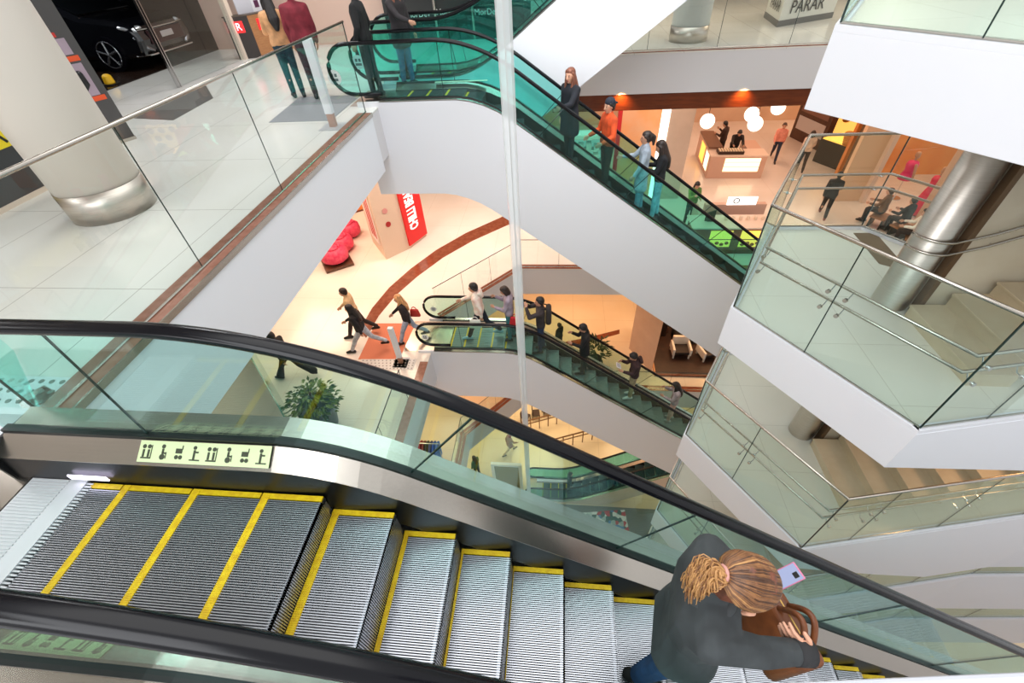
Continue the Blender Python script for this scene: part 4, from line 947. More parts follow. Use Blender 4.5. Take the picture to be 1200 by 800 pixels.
for k, (pa, pb_) in enumerate((((648, 527), (716, 509)), ((612, 507), (672, 491)))):
    a0, b0 = pz(*pa, Z3), pz(*pb_, Z3)
    T = thing('guard_rail', ('bronze guard rail on the bottom floor, lower of the two', 'bronze guard rail on the bottom floor, upper of the two')[k], 'rail', a0)
    MB().tube([a0+zz(1), b0+zz(1)], .04, 8).build('top_bar', mat('bronze_bar', (120, 84, 52), .4, .6), T); MB().tube([a0+zz(.7), b0+zz(.7)], .03, 8).build('middle_bar', MATS['bronze_bar'], T)
    for j in range(7): MB().tube([a0.lerp(b0, j/6), a0.lerp(b0, j/6)+zz(1)], .03, 8).build('post', MATS['bronze_bar'], T)
def stool(px, py):
    q = pz(px, py, Z3)
    T = thing('chair', 'small dark chair on the bottom floor behind the guard rails', 'chair', q, random.uniform(0, 3), 'dark chairs on the bottom floor')
    for nm, a, b2 in (('seat', (-.22, -.22, .42), (.22, .22, .48)), ('backrest', (-.22, .18, .48), (.22, .23, .9))):
        x_ = MB().bb(a, b2).build(nm, mat('chair_dark', (60, 40, 32), .5)); x_.parent = T
    for sx in (-.2, .2):
        for sy in (-.2, .2):
            x_ = MB().bb((sx-.02, sy-.02, 0), (sx+.02, sy+.02, .42)).build('leg', MATS['chair_dark']); x_.parent = T
for px, py in ((616, 493), (628, 489), (640, 485), (652, 481), (664, 477)): stool(px, py)
# ------------------------------------------------------------------ people
def remesh(o, vox, sm=2):
    r = o.modifiers.new('weld', 'REMESH'); r.mode = 'VOXEL'; r.voxel_size = vox; r.use_smooth_shade = True
    if sm: s = o.modifiers.new('soften', 'SMOOTH'); s.factor = .5; s.iterations = sm
    return o
def V3(*a): return Vector(a)
def d2(p, y=0.0): return Vector((math.sin(p), y, -math.cos(p)))
R_ = math.radians
HAIRC = {'black': (22, 18, 18), 'brown': (58, 36, 26), 'dark': (34, 24, 20), 'blonde': (172, 122, 80), 'chestnut': (92, 52, 36), 'red': (120, 50, 40)}
def hairm(k): return noisy('hair_'+k, HAIRC[k], tuple(min(255, int(c*1.5)+6) for c in HAIRC[k]), 30, .45, stretch=(1, 1, .15))
POSES = {
 'stand': dict(),
 'rail': dict(shR=40, elR=45, shL=10, elL=20),
 'walk': dict(thL=26, thR=-20, knL=8, knR=28, shL=-22, shR=24, elL=20, elR=30, lean=5),
 'stride': dict(thL=32, thR=-26, knL=6, knR=34, shL=-26, shR=28, elL=25, elR=35, lean=7),
 'phone': dict(shR=35, elR=95, shL=20, elL=80, headp=28, abR=6, abL=6, inR=.35, inL=.35),
 'film': dict(shR=62, elR=85, shL=58, elL=90, inR=.3, inL=.3, headp=4),
 'work': dict(lean=28, shR=55, elR=30, shL=50, elL=35, headp=20),
 'sit': dict(thL=84, thR=80, knL=86, knR=84, shL=25, shR=30, elL=60, elR=55, lean=4),
 'pocket': dict(shR=-8, elR=35, abR=18, shL=-6, elL=32, abL=18),
}
def person(label, loc, heading, H=1.72, pose='stand', top=(40, 40, 44), trousers=(30, 32, 40), shoes=(30, 28, 28), hair='dark', hairlen='short', skin=None, coat=0, skirt=False, bare=False, group=None, vox=.016, topname='jacket', cap=None, hood=False, trname='trousers', flare=0, **kw):
    P = dict(lean=0, thL=3, thR=-3, knL=3, knR=3, shL=4, shR=4, abL=9, abR=9, elL=12, elR=12, inL=.12, inR=.12, headp=6, heady=0)
    P.update(POSES[pose]); P.update(kw)
    S = H/1.72
    T = thing('person', label, 'person', loc, heading, group)
    def sc(p): return Vector(p)*S
    # skeleton, facing +x, left is +y
    pel = V3(0, 0, .92); ln = R_(P['lean'])
    J = {}
    for s_, k in ((1, 'L'), (-1, 'R')):
        hip = pel+V3(0, s_*.085, -.02); a = R_(P['th'+k]); b = a-R_(P['kn'+k])
        kn = hip+d2(a)*.43; an = kn+d2(b)*.41
        J['hip'+k], J['kn'+k], J['an'+k] = hip, kn, an
        J['toe'+k] = an+V3(.15*math.cos(min(0, b*.5)), s_*.02, -.055+.15*math.sin(min(0, b*.6))*.4)
        J['heel'+k] = an+V3(-.05, 0, -.055)
    low = min(min(J['toe'+k].z, J['heel'+k].z) for k in 'LR')-.038
    if pose == 'sit': low = kw.get('sitlow', low)
    up = V3(math.sin(ln), 0, math.cos(ln)); fwd = V3(math.cos(ln), 0, -math.sin(ln))
    waist = pel+up*.16; chest = pel+up*.36; neck = pel+up*.52
    hp = ln*.6+R_(P['headp']); hy = R_(P['heady'])
    hup = V3(math.sin(hp), 0, math.cos(hp)); hf = V3(math.cos(hp)*math.cos(hy), math.cos(hp)*math.sin(hy), -math.sin(hp)); hl = hup.cross(hf).normalized(); hf = hl.cross(hup).normalized()
    hc = neck+hup*.155+fwd*.015
    def hd(f, l, u): return hc+hf*f+hl*l+hup*u
    for s_, k in ((1, 'L'), (-1, 'R')):
        sh = neck-up*.055+V3(0, s_*.175, 0); a = R_(P['sh'+k]); ab = R_(P['ab'+k]); e = R_(P['el'+k])
        ud = V3(math.sin(a)*math.cos(ab), s_*math.sin(ab), -math.cos(a)*math.cos(ab))
        el = sh+ud*.29
        fd = V3(math.sin(a+e), s_*(math.sin(ab)*.4)-s_*P['in'+k], -math.cos(a+e)).normalized()
        if 'ik'+k in P:
            t = (Matrix.Rotation(-heading, 3, 'Z') @ (Vector(P['ik'+k])-Vector(loc)))/S+V3(0, 0, low)
            v = t-sh; D = min(v.length, .535); v.normalize(); ca = (.29**2+D*D-.25**2)/(2*.29*D); pole = V3(-.35, s_*P.get('pole'+k, .8), -1); pole = (pole-v*pole.dot(v)).normalized()
            el = sh+v*.29*ca+pole*.29*math.sqrt(max(0, 1-ca*ca)); fd = (sh+v*D-el).normalized()
        if 'hd'+k in P: P['_w'] = el+fd*.25
        J['sh'+k], J['el'+k], J['wr'+k], J['fd'+k] = sh, el, el+fd*.25, fd
    off = V3(0, 0, -low)
    def q(p): return (p+off)*S
    def h(mb, *sp): mb.hull(*[(q(p), r*S) for p, r in sp])
    sk = skin or M_skin
    # body
    B = MB()
    for k in 'LR':
        h(B, (J['hip'+k], .075), (J['kn'+k], .05)); h(B, (J['kn'+k], .048), (J['kn'+k]*.6+J['an'+k]*.4+V3(-.015, 0, 0), .048)); h(B, (J['kn'+k]*.6+J['an'+k]*.4+V3(-.015, 0, 0), .048), (J['an'+k], .034)); h(B, (J['heel'+k], .03), (J['toe'+k], .025), (J['an'+k], .032))
        h(B, (J['sh'+k], .045), (J['el'+k], .036)); h(B, (J['el'+k], .036), (J['wr'+k], .025))
        # hand: palm, four fingers, thumb
        fd = J['fd'+k]; s_ = 1 if k == 'L' else -1
        if 'hd'+k in P: fd = (Matrix.Rotation(-heading, 3, 'Z') @ Vector(P['hd'+k])).normalized()
        lat = fd.cross(V3(0, s_*1.0, 0)); lat = lat.normalized() if lat.length > .2 else V3(1, 0, 0)   # across the knuckles
        nrm = fd.cross(lat).normalized(); pin = nrm if nrm.y*s_ < 0 else -nrm
        w = J['wr'+k]
        h(B, (w, .022), (w+fd*.075+lat*.028, .013), (w+fd*.075-lat*.026, .013))
        for i, (o_, l_) in enumerate(((.032, .062), (.011, .072), (-.011, .066), (-.031, .052))):
            k0 = w+fd*.08+lat*o_; k1 = k0+fd*l_*.5+pin*.010; k2 = k1+fd*l_*.38+pin*.024
            h(B, (k0, .0095), (k1, .0085)); h(B, (k1, .0085), (k2, .007))
        t0 = w+fd*.025+lat*.026; t1 = t0+fd*.03+lat*.026+pin*.008; t2 = t1+fd*.03+lat*.006+pin*.012
        h(B, (t0, .013), (t1, .011)); h(B, (t1, .011), (t2, .009))
    h(B, (pel+V3(0, .08, 0), .095), (pel+V3(0, -.08, 0), .095), (waist+V3(0, .06, 0), .085), (waist+V3(0, -.06, 0), .085))
    h(B, (waist+V3(0, .06, 0), .085), (waist+V3(0, -.06, 0), .085), (chest+V3(0, .085, .04), .09), (chest+V3(0, -.085, .04), .09))
    h(B, (chest+V3(0, .085, .04), .09), (chest+V3(0, -.085, .04), .09), (J['shL'], .048), (J['shR'], .048), (neck, .055))
    h(B, (neck, .052), (hc-hup*.06, .05))
    h(B, (hd(-.02, 0, .035), .088), (hd(.012, 0, .02), .082), (hd(.035, 0, -.02), .062)); h(B, (hd(.03, 0, -.03), .06), (hd(.055, 0, -.085), .03), (hd(0, 0, -.05), .06))
    h(B, (hd(.092, 0, .005), .012), (hd(.108, 0, -.028), .014), (hd(.088, 0, -.034), .016))
    for s_ in (-1, 1): h(B, (hd(0, s_*.082, .012), .016), (hd(-.006, s_*.088, -.02), .012))
    o = B.build('body', sk); o.parent = T; remesh(o, vox*.62, 1)
    # face
    for s_ in (-1, 1):
        e = MB().ball(q(hd(.080, s_*.032, .012)), .011*S, 2).build('eye', mat('eye_dark', (30, 22, 20), .3), smooth=True); e.parent = T
        e = MB().hull((q(hd(.082, s_*.018, .034)), .005*S), (q(hd(.074, s_*.048, .036)), .005*S)).build('eyebrow', hairm(hair), smooth=True); e.parent = T
    e = MB().hull((q(hd(.087, .02, -.062)), .007*S), (q(hd(.087, -.02, -.062)), .007*S), (q(hd(.092, 0, -.062)), .007*S)).build('mouth', mat('lips', (176, 88, 84), .4), smooth=True); e.parent = T
    # trousers
    G = MB()
    if not skirt or True:
        for k in 'LR':
            fl = flare
            h(G, (J['hip'+k], .098), (J['kn'+k], .068)); h(G, (J['kn'+k], .068), (J['an'+k]+V3(0, 0, .03), .055+fl))
        h(G, (pel+V3(0, .08, -.02), .112), (pel+V3(0, -.08, -.02), .112), (waist+V3(0, .06, -.05), .10), (waist+V3(0, -.06, -.05), .10))
        if not bare:
            o = G.build(trname, noisy('cloth_%d_%d_%d' % trousers, trousers, tuple(min(255, int(c*1.22)+4) for c in trousers), 9, .85, bump=.25)); o.parent = T; remesh(o, vox)
    # shoes
    for k in 'LR':
        F_ = MB(); h(F_, (J['heel'+k]+V3(0, 0, .005), .042), (J['toe'+k]+V3(.02, 0, .0), .034), (J['an'+k]+V3(0, 0, -.01), .045)); o = F_.build('shoe', mat('shoe_%d_%d_%d' % shoes, shoes, .5)); o.parent = T; remesh(o, vox*.8)
    # top with sleeves and, for coats, a skirt of cloth
    U = MB(); bk_ = P.get('bulk', 1.0)
    h0 = h
    def h(mb, *sp): h0(mb, *[(p, r*bk_) for p, r in sp])
    h(U, (pel+V3(0, .085, .03), .118), (pel+V3(0, -.085, .03), .118), (waist+V3(0, .065, 0), .108), (waist+V3(0, -.065, 0), .108))
    h(U, (waist+V3(0, .065, 0), .108), (waist+V3(0, -.065, 0), .108), (chest+V3(0, .09, .04), .115), (chest+V3(0, -.09, .04), .115))
    h(U, (chest+V3(0, .09, .04), .115), (chest+V3(0, -.09, .04), .115), (J['shL'], .066), (J['shR'], .066), (neck-up*.02, .072))
    for k in 'LR':
        h(U, (J['sh'+k], .068), (J['el'+k], .055)); h(U, (J['el'+k], .055), (J['wr'+k]-J['fd'+k]*.02, .042))
    if coat:
        m_ = (J['knL']+J['knR'])*.5
        zb = pel.z-coat
        for (xx, yy) in ((0, 0),): h(U, (pel+V3(0, .085, .03), .118), (pel+V3(0, -.085, .03), .118), (V3(m_.x*.6+.04, .10, zb), .10), (V3(m_.x*.6-.04, -.10, zb), .10), (V3(m_.x*.6+.04, -.10, zb), .10), (V3(m_.x*.6-.04, .10, zb), .10))
    h(U, (neck-up*.01, .07), (neck+up*.03, .062))
    o = U.build(topname, noisy('cloth_%d_%d_%d' % top, top, tuple(min(255, int(c*1.2)+5) for c in top), 7, .85, bump=.35)); o.parent = T; remesh(o, vox)
    h = h0
    # hair
    Hh = MB()
    if hairlen == 'own': h(Hh, (hd(-.035, 0, .045), .092), (hd(.0, 0, .055), .082)); h(Hh, (hd(-.045, 0, .03), .090), (hd(-.05, 0, -.03), .070))
    else:
      pass
    if hairlen != 'own': h(Hh, (hd(-.035, 0, .052), .090), (hd(.0, 0, .062), .080)); h(Hh, (hd(-.045, 0, .03), .088), (hd(-.05, 0, -.03), .070)); h(Hh, (hd(.045, .02, .085), .03), (hd(.03, -.045, .08), .035), (hd(-.03, 0, .08), .06))
    for s_ in (-1, 1):
        if hairlen != 'own': h(Hh, (hd(.015, s_*.07, .05), .028), (hd(-.03, s_*.078, .0), .03))
    if hairlen == 'long':
        bk = neck-fwd*.115-up*.12
        h(Hh, (hd(-.05, 0, 0), .085), (bk+V3(0, .05, 0), .055), (bk+V3(0, -.05, 0), .055)); h(Hh, (bk+V3(0, .05, 0), .055), (bk+V3(0, -.05, 0), .055), (bk-up*.14-fwd*.01, .05))
        for s_ in (-1, 1): h(Hh, (hd(-.005, s_*.082, .0), .03), (neck+V3(.02, s_*.085, .0), .035), (neck-up*.12+fwd*.07+V3(0, s_*.075, 0), .03))
    elif hairlen == 'bob':
        for s_ in (-1, 1): h(Hh, (hd(-.01, s_*.08, .02), .034), (hd(-.02, s_*.078, -.09), .034))
        h(Hh, (hd(-.05, 0, .0), .085), (hd(-.055, 0, -.09), .075))
    elif hairlen == 'tail':
        h(Hh, (hd(-.11, 0, .05), .04), (hd(-.16, 0, -.0), .045)); h(Hh, (hd(-.16, 0, 0), .045), (hd(-.15, 0, -.14), .025))
    o = Hh.build('hair', hairm(hair)); o.parent = T; remesh(o, vox*.75)
    if cap:
        Cp = MB(); h(Cp, (hd(-.025, 0, .065), .095), (hd(.0, 0, .072), .088)); h(Cp, (hd(-.10, .04, .045), .02), (hd(-.10, -.04, .045), .02), (hd(-.155, .03, .03), .015), (hd(-.155, -.03, .03), .015))
        o = Cp.build('cap', mat('cap_%d_%d_%d' % cap, cap, .8)); o.parent = T; remesh(o, vox*.7)
    if hood:
        Hd = MB(); h(Hd, (neck-fwd*.10+V3(0, .07, .03), .05), (neck-fwd*.10+V3(0, -.07, .03), .05), (neck-fwd*.14-up*.09, .05)); o = Hd.build('hood', MATS['cloth_%d_%d_%d' % top]); o.parent = T; remesh(o, vox*.8)
    T['_J'] = 0
    del T['_J']
    rot = Matrix.Rotation(heading, 4, 'Z')
    J2 = {k: Vector(loc)+rot @ ((v+off)*S) for k, v in J.items() if not k.startswith('fd')}
    J2['fdL'], J2['fdR'] = rot.to_3x3() @ J['fdL'], rot.to_3x3() @ J['fdR']
    J2['chest'] = Vector(loc)+rot @ q(chest); J2['neck'] = Vector(loc)+rot @ q(neck); J2['pel'] = Vector(loc)+rot @ q(pel); J2['head'] = Vector(loc)+rot @ q(hc)
    J2['T'] = T; J2['S'] = S; r3 = rot.to_3x3()
    J2['hf'], J2['hl'], J2['hup'] = r3 @ hf, r3 @ hl, r3 @ hup
    return J2
LEFT = PI
def bag(name, label, p, size, m, strap=None, rz=0, shape=0):
    T = thing(name, label, 'bag', p, rz)
    o = MB().hull(((-size[0]/2, 0, size[1]*.1), size[2]), ((size[0]/2, 0, size[1]*.1), size[2]), ((-size[0]*.42, 0, size[1]), size[2]*.7), ((size[0]*.42, 0, size[1]), size[2]*.7)).build('bag_body', m, smooth=True); o.parent = T
    a = [(-size[0]*.35*math.cos(t*PI/8), 0, size[1]+size[1]*.55*math.sin(t*PI/8)) for t in range(9)]
    o = MB().tube(a, .012, 8).build('handle', m, smooth=True); o.parent = T
    return T
# upper left gallery
person('person in a beige pullover and dark jeans with long dark hair by the brown kiosk', (-5.5, 9.9, 0), 2.2, 1.72, 'phone', (190, 142, 100), (26, 46, 58), (40, 40, 44), 'black', 'long', topname='pullover')
person('person in a maroon pullover behind the white gate post', (-4.95, 9.75, 0), 1.9, 1.84, 'stand', (112, 32, 44), (60, 40, 48), (40, 36, 36), 'black', topname='pullover')
person('person all in black standing at the head of the upper escalator', (-3.72, 9.68, .008), LEFT, 1.8, 'pocket', (20, 20, 22), (24, 26, 28), (20, 20, 20), 'black')
ja = person('person in a dark coat with long brown hair resting a hand on the rubber rail', (-3.25, 10.5, 0), -.5, 1.74, 'rail', (38, 34, 36), (36, 96, 140), (30, 30, 34), 'chestnut', 'long', coat=.18, abR=4, shR=50, elR=25)
person('person in a brown checked jacket between the black coat and the long brown hair', (-3.5, 11.2, .02), .2, 1.76, 'stand', (88, 60, 40), (40, 44, 50), (30, 28, 28), 'brown', 'bob')
# riders of the upper escalator, going up to the left
def z2s(x): return -.02-.72*(x+1.75)
def on2(x): # top of the tread carrying x
    k = math.floor((x+3.1)/.39); return -.02-.72*(-3.1+.39*(k+.5)+1.75)+.008
def on3(x):
    k = math.floor((x+3.0)/.39); c_ = -3.0+.39*(k+.5); return (Z1 if c_ < -1.3 else Z1-.02-.74*(c_+1.2) if c_ > -1.1 else Z1-.1)+.008
person('person in a short black dress with very long chestnut hair looking at the camera', (.20, 9.7, on2(.20)), LEFT+.75, 1.78, 'rail', (24, 26, 34), (34, 34, 38), (20, 20, 22), 'chestnut', 'long', coat=.30, topname='dress', trname='tights', heady=12, shR=-5, elR=20, shL=45, elL=40)
person('person in an orange red jacket and dark cap worn backwards', (1.0, 9.65, on2(1.0)), LEFT+.45, 1.80, 'pocket', (196, 72, 30), (40, 38, 34), (26, 26, 26), 'black', cap=(34, 38, 52), shR=10, elR=60, shL=10, elL=60)
person('person in a long pale grey coat riding behind the orange jacket', (1.80, 9.62, on2(1.80)), LEFT-.1, 1.74, 'rail', (150, 160, 172), (96, 140, 160), (40, 40, 44), 'dark', 'tail', coat=.34, topname='coat')
person('person in a black jacket and light jeans with long dark hair behind the grey coat', (2.24, 9.86, on2(2.16)), LEFT-.2, 1.76, 'phone', (24, 24, 28), (120, 176, 190), (60, 60, 64), 'dark', 'long', shR=25, elR=70)
# riders of the middle escalator
person('person in a pale pink puffer jacket at the head of the middle escalator', (-2.1, 9.25, on3(-2.1)), LEFT, 1.95, 'walk', (240, 204, 192), (30, 36, 48), (150, 190, 210), 'black', 'short', topname='puffer_jacket', hood=True, shR=40, elR=30)
bag('handbag', 'white handbag hanging beside the pink puffer jacket', (-2.2, 8.98, on3(-2.1)+.62), (.26, .24, .05), mat('bag_white', (232, 228, 222), .5))
person('person in a grey violet jacket with dark bobbed hair behind the pink puffer', (-1.28, 9.3, on3(-1.28)), LEFT, 1.86, 'phone', (148, 136, 150), (60, 110, 120), (40, 40, 44), 'dark', 'bob')
bag('shoulder_bag', 'bright red bag carried behind the acrylic rod', (-1.08, 9.06, on3(-1.28)+.75), (.26, .26, .06), mat('bag_red', (206, 30, 44), .5))
jp = person('person in a charcoal shirt filming with a raised black camera', (-.42, 9.3, on3(-.42)), LEFT+.1, 1.96, 'film', (52, 46, 48), (38, 48, 76), (30, 30, 30), 'black', 'short', topname='shirt', ikL=(-.80, 9.20, on3(-.42)+1.72), ikR=(-.80, 9.36, on3(-.42)+1.70))
def camera_thing(p, rz):
    T = thing('camera', 'black camera with a round lens held up by the person in the charcoal shirt', 'camera', p, rz)
    for nm, a, b2 in (('camera_body', (-.04, -.075, -.05), (.04, .075, .05)), ('viewfinder', (-.035, -.03, .05), (.03, .03, .08)), ('grip', (0, -.095, -.05), (.055, -.07, .045))):
        x_ = MB().bb(a, b2).build(nm, M_black, bevel=.008); x_.parent = T
    x_ = MB().tube([(.04, 0, 0), (.15, 0, 0), (.17, 0, 0)], [.042, .042, .05], 20).build('lens', M_black, smooth=True); x_.parent = T
camera_thing((jp['wrL']+jp['wrR'])*.5+Vector((-.10, 0, .05)), LEFT+.1)
T = thing('backpack', 'dark backpack worn by the person filming', 'backpack', jp['chest']+Vector((.22, 0, -.3)))
x_ = MB().hull(((0, .12, .05), .09), ((0, -.12, .05), .09), ((0, .1, .42), .08), ((0, -.1, .42), .08)).build('pack_body', mat('pack_dark', (48, 44, 44), .8), smooth=True); x_.parent = T
for s_ in (-1, 1):
    x_ = MB().tube([(-.05, s_*.1, .48), (-.2, s_*.13, .50), (-.34, s_*.12, .36), (-.3, s_*.13, .12)], .016, 8).build('strap', mat('strap_black', (26, 26, 26), .7)); x_.parent = T
person('person in black looking down halfway along the middle escalator', (.86, 9.3, on3(.86)), LEFT, 1.92, 'phone', (22, 22, 24), (22, 24, 28), (24, 24, 24), 'black', 'short', coat=.12)
jb = person('person in a dark brown hooded jacket and beige trousers reading a white sheet', (2.42, 9.35, on3(2.42)), LEFT+.1, 1.96, 'phone', (54, 36, 38), (156, 138, 112), (220, 220, 220), 'black', 'short', hood=True, headp=34)
T = thing('paper_sheet', 'white sheet held by the person in the brown hooded jacket', 'sheet', (jb['wrL']+jb['wrR'])*.5+Vector((-.12, 0, .03)), LEFT)
x_ = MB().box((0, 0, 0), (.16, .21, .004), ry=-.5).build('page', M_white); x_.parent = T
x_ = MB().box((-.004, 0, .004), (.12, .15, .003), ry=-.5).build('print_block', mat('print_grey', (190, 192, 196), .6)); x_.parent = T
person('person in a pale grey top with long black hair lowest on the middle escalator', (3.86, 9.35, on3(3.86)), LEFT-.2, 1.84, 'phone', (150, 140, 142), (200, 160, 150), (190, 190, 190), 'black', 'long')
# walkers one storey down on the left
person('person in a beige jacket and dark trousers walking away to the left', (-5.75, 9.25, Z1), LEFT+.2, 1.76, 'walk', (196, 164, 124), (44, 34, 32), (30, 26, 26), 'dark', 'short')
person('person in a black top and grey jeans striding after the beige jacket', (-5.35, 8.62, Z1), LEFT+.1, 1.74, 'stride', (24, 22, 24), (160, 164, 172), (24, 22, 24), 'black', 'long')
person('person in black with flared trousers half hidden by the foreground hand rail', (-7.0, 7.5, Z1), LEFT-.1, 1.72, 'stride', (22, 20, 20), (20, 18, 20), (24, 24, 24), 'black', 'short', flare=.05)
jr = person('person with long blonde hair in a black top and light jeans by the terracotta mat', (-4.15, 9.05, Z1), LEFT+.3, 1.72, 'walk', (30, 26, 28), (150, 158, 176), (50, 40, 40), 'blonde', 'long')
bag('shoulder_bag', 'small red bag at the side of the person with blonde hair', jr['pel']+Vector((.26, .05, .02)), (.2, .2, .05), M_red)
# far hall
p = pz(962, 254, Z1); person('person in dark clothes seen from behind walking towards the golden stall', p, 1.1, 1.78, 'stride', (34, 28, 28), (30, 28, 30), (120, 60, 50), 'black', 'short')
p = pz(905, 188, Z1); person('person in a pink top and navy trousers walking past the lit kiosk', p, -1.9, 1.72, 'walk', (226, 140, 120), (44, 50, 68), (50, 40, 36), 'brown', 'short', topname='blouse')
p = pz(936, 200, Z1); person('person with a white top standing at the dark picture shelves', p, 1.2, 1.72, 'walk', (196, 170, 150), (46, 34, 28), (40, 30, 28), 'dark', 'bob')
p = fa+ux*1.25+dv.normalized()*1.35; person('person in dark clothes bending over the counter inside the lit kiosk', p, -1.7, 1.78, 'work', (40, 30, 26), (30, 26, 24), (30, 28, 28), 'black', 'short')
p = fa+ux*.9+dv.normalized()*2.0; person('person in a dark brown uniform standing at the back of the lit kiosk', p, 2.4, 1.74, 'phone', (58, 36, 26), (40, 30, 26), (30, 28, 28), 'black', 'short')
person('person in a green top working behind the rose counter kiosk', (4.9, 15.75, Z1), -1.4, 1.72, 'phone', (96, 128, 66), (50, 50, 46), (40, 36, 34), 'black', 'bob')
for k, (px, py, tp, lab, hr) in enumerate(((1049, 276, (30, 22, 22), 'person in black sitting on a bench before the orange shop', 'black'), (1024, 264, (106, 74, 48), 'person in brown sitting on a bench left of the person in black', 'brown'), (1062, 290, (232, 214, 200), 'person in a white shirt sitting nearest the steel column', 'black'))):
    p = pz(px, py, Z1); person(lab, p, 2.0+.3*k, 1.72, 'sit', tp, (44, 36, 36), (30, 28, 28), hr, 'short')
    T = thing('bench_seat', ('low bench under the person in black', 'low bench under the person in brown', 'low bench under the person in the white shirt')[k], 'bench', p, 2.0+.3*k)
    x_ = MB().bb((-.28, -.3, .36), (.2, .3, .42)).build('seat', mat('bench_wood', (150, 104, 70), .5), bevel=.01); x_.parent = T
    for sx in (-.24, .12):
        x_ = MB().bb((sx, -.24, 0), (sx+.05, .24, .36)).build('leg', M_black); x_.parent = T
# lower levels
p = pz(560, 557, Z3); person('person in a green jacket standing deep below beside the doorway', p, 2.6, 1.8, 'stand', (44, 84, 72), (30, 34, 36), (200, 200, 200), 'dark', 'long')
p = pz(598, 530, Z3); person('person with red hair and a brown coat walking deep below', p, .6, 1.74, 'walk', (130, 92, 62), (180, 160, 130), (80, 60, 50), 'red', 'bob', coat=.2)
p = Vector((.85, 11.2, Z3+.03)); person('person in black standing on the lowest escalator', p, 0, 1.76, 'stand', (20, 26, 30), (20, 24, 28), (20, 20, 20), 'black', 'short')
p = pz(655, 412, Z2); person('person in black behind the far rail of the middle escalator', p, 2.5, 1.76, 'stand', (22, 26, 22), (22, 24, 22), (20, 20, 20), 'black', 'short')
# ------------------------------------------------------------------ the rider in the foreground
PC = py_(921, 676, .96); WL = py_(905, 698, .93); HL = tuple(PC-WL); WR = py_(957, 764, .60); HR = tuple(py_(921, 738, .66)-WR)
jw = person('person in a dark grey coat with a golden ponytail looking at a phone', (.735, .72, -.41-.69*(.81+.60)+.002), -.22, 1.88, 'stand', (50, 54, 55), (22, 52, 88), (30, 28, 28), 'chestnut', 'own', coat=.12, vox=.008, topname='coat', lean=-2, headp=25, heady=16, hdR=HR, hdL=HL, ikL=tuple(WL), ikR=tuple(WR), poleR=.45, bulk=1.14, poleL=.6, thL=6, thR=-6)
S_ = jw['S']; T = jw['T']; hc, hf, hl, hu = jw['head'], jw['hf'], jw['hl'], jw['hup']
def HP(f, l, u): return hc+(hf*f+hl*l+hu*u)*S_
tie = HP(-.145, 0, .055)
hm = [noisy('strand_'+str(i), c, c2, 40, .38) for i, (c, c2) in enumerate((((70, 44, 30), (96, 62, 40)), ((120, 80, 50), (146, 100, 62)), ((176, 126, 76), (196, 148, 92))))]
hs = [MB(), MB(), MB()]
rnd = random.Random(7)
for i in range(300):        # combed back from the hairline to the tie
    a = -1.25+2.5*i/299+rnd.uniform(-.02, .02); a *= 1.06
    pts = []
    u0 = rnd.uniform(-.02, .02)
    f0, l0, z0 = .088*math.cos(a)*.9, .096*math.sin(a), .078-.075*abs(math.sin(a))**1.5
    for k in range(9):
        t = k/8
        P0 = Vector((f0, l0, z0)).lerp(Vector((-.132, 0, .05)), t)
        c0 = Vector((-.022, 0, .04)); d = P0-c0
        e = Vector((d.x/.118, d.y/.100, d.z/.098)); r = e.length
        if t < .93: P0 = c0+d/max(r, .2)*(1.0+.015*math.sin(i*1.7+k*.6)) if r > .05 else P0
        pts.append(HP(P0.x, P0.y, P0.z))
    hs[rnd.choice((0, 0, 1, 1, 2)) if i % 3 else 1].tube(pts, (.0036)*S_, 5, caps=False)
for i in range(260):        # loose wavy tail
    a = rnd.uniform(0, 2*PI); rr = rnd.uniform(0, 1)**.5; ln = rnd.uniform(.12, .2); ph = rnd.uniform(0, 6)
    pts = []
    for k in range(11):
        t = k/10; wd = .018+.04*math.sin(min(1, t*1.25)*PI*.62)
        pts.append(tie+(hf*(-.085*math.sin(t*1.6)-.012*math.sin(ph+t*9))+hl*(math.cos(a)*rr*wd+.014*math.sin(ph+t*11))+Vector((0, 0, -1))*(ln*t*t*.95)+hu*(math.sin(a)*rr*wd))*S_)
    hs[rnd.choice((1, 2, 2, 2))].tube(pts, [.0034*S_*(1-.5*k/10) for k in range(11)], 5, caps=False)
for b_, m_ in zip(hs, hm): b_.build('hair_strands', m_, T, smooth=True)
MB().tube([tie+(hl*math.cos(k*PI/6)*.026+hu*math.sin(k*PI/6)*.026-hf*.002)*S_ for k in range(12)], .009*S_, 8, closed=True).build('hair_tie', mat('hair_tie_rose', (206, 150, 140), .6), T, smooth=True)
ear = MB()
for sd in (-1, 1):
    ear.hull((HP(.004, sd*.097, .0), .011*S_), (HP(-.012, sd*.099, -.004), .011*S_), (HP(-.002, sd*.093, -.04), .008*S_))
    ear.build('ear', M_skin, T, smooth=True); ear = MB()
cm = next(c for c in T.children if c.name.startswith('coat')).data.materials
fm = noisy('coat_wool', (48, 52, 54), (66, 71, 73), 5.5, .85, bump=1.0, stretch=(1, 1, .45), detail=2); cm[0] = fm
for n_ in fm.node_tree.nodes:
    if n_.bl_idname == 'ShaderNodeBump': n_.inputs['Distance'].default_value = .05
# collar, cuffs
nk = jw['neck']
MB().tube([nk+Vector((.075*math.cos(k*PI/8)-.01, .092*math.sin(k*PI/8), .0+.012*math.cos(k*PI/8)))*S_ for k in range(16)], .026*S_, 8, closed=True).build('collar', mat('collar_grey', (62, 66, 68), .85), T, smooth=True)
for k in 'LR':
    w_ = jw['wr'+k]; fd = jw['fd'+k]
    MB().tube([w_-fd*.085*S_, w_-fd*.01*S_], [.054*S_, .058*S_], 16).build('cuff', mat('cuff_dark', (40, 40, 42), .85), T, smooth=True)
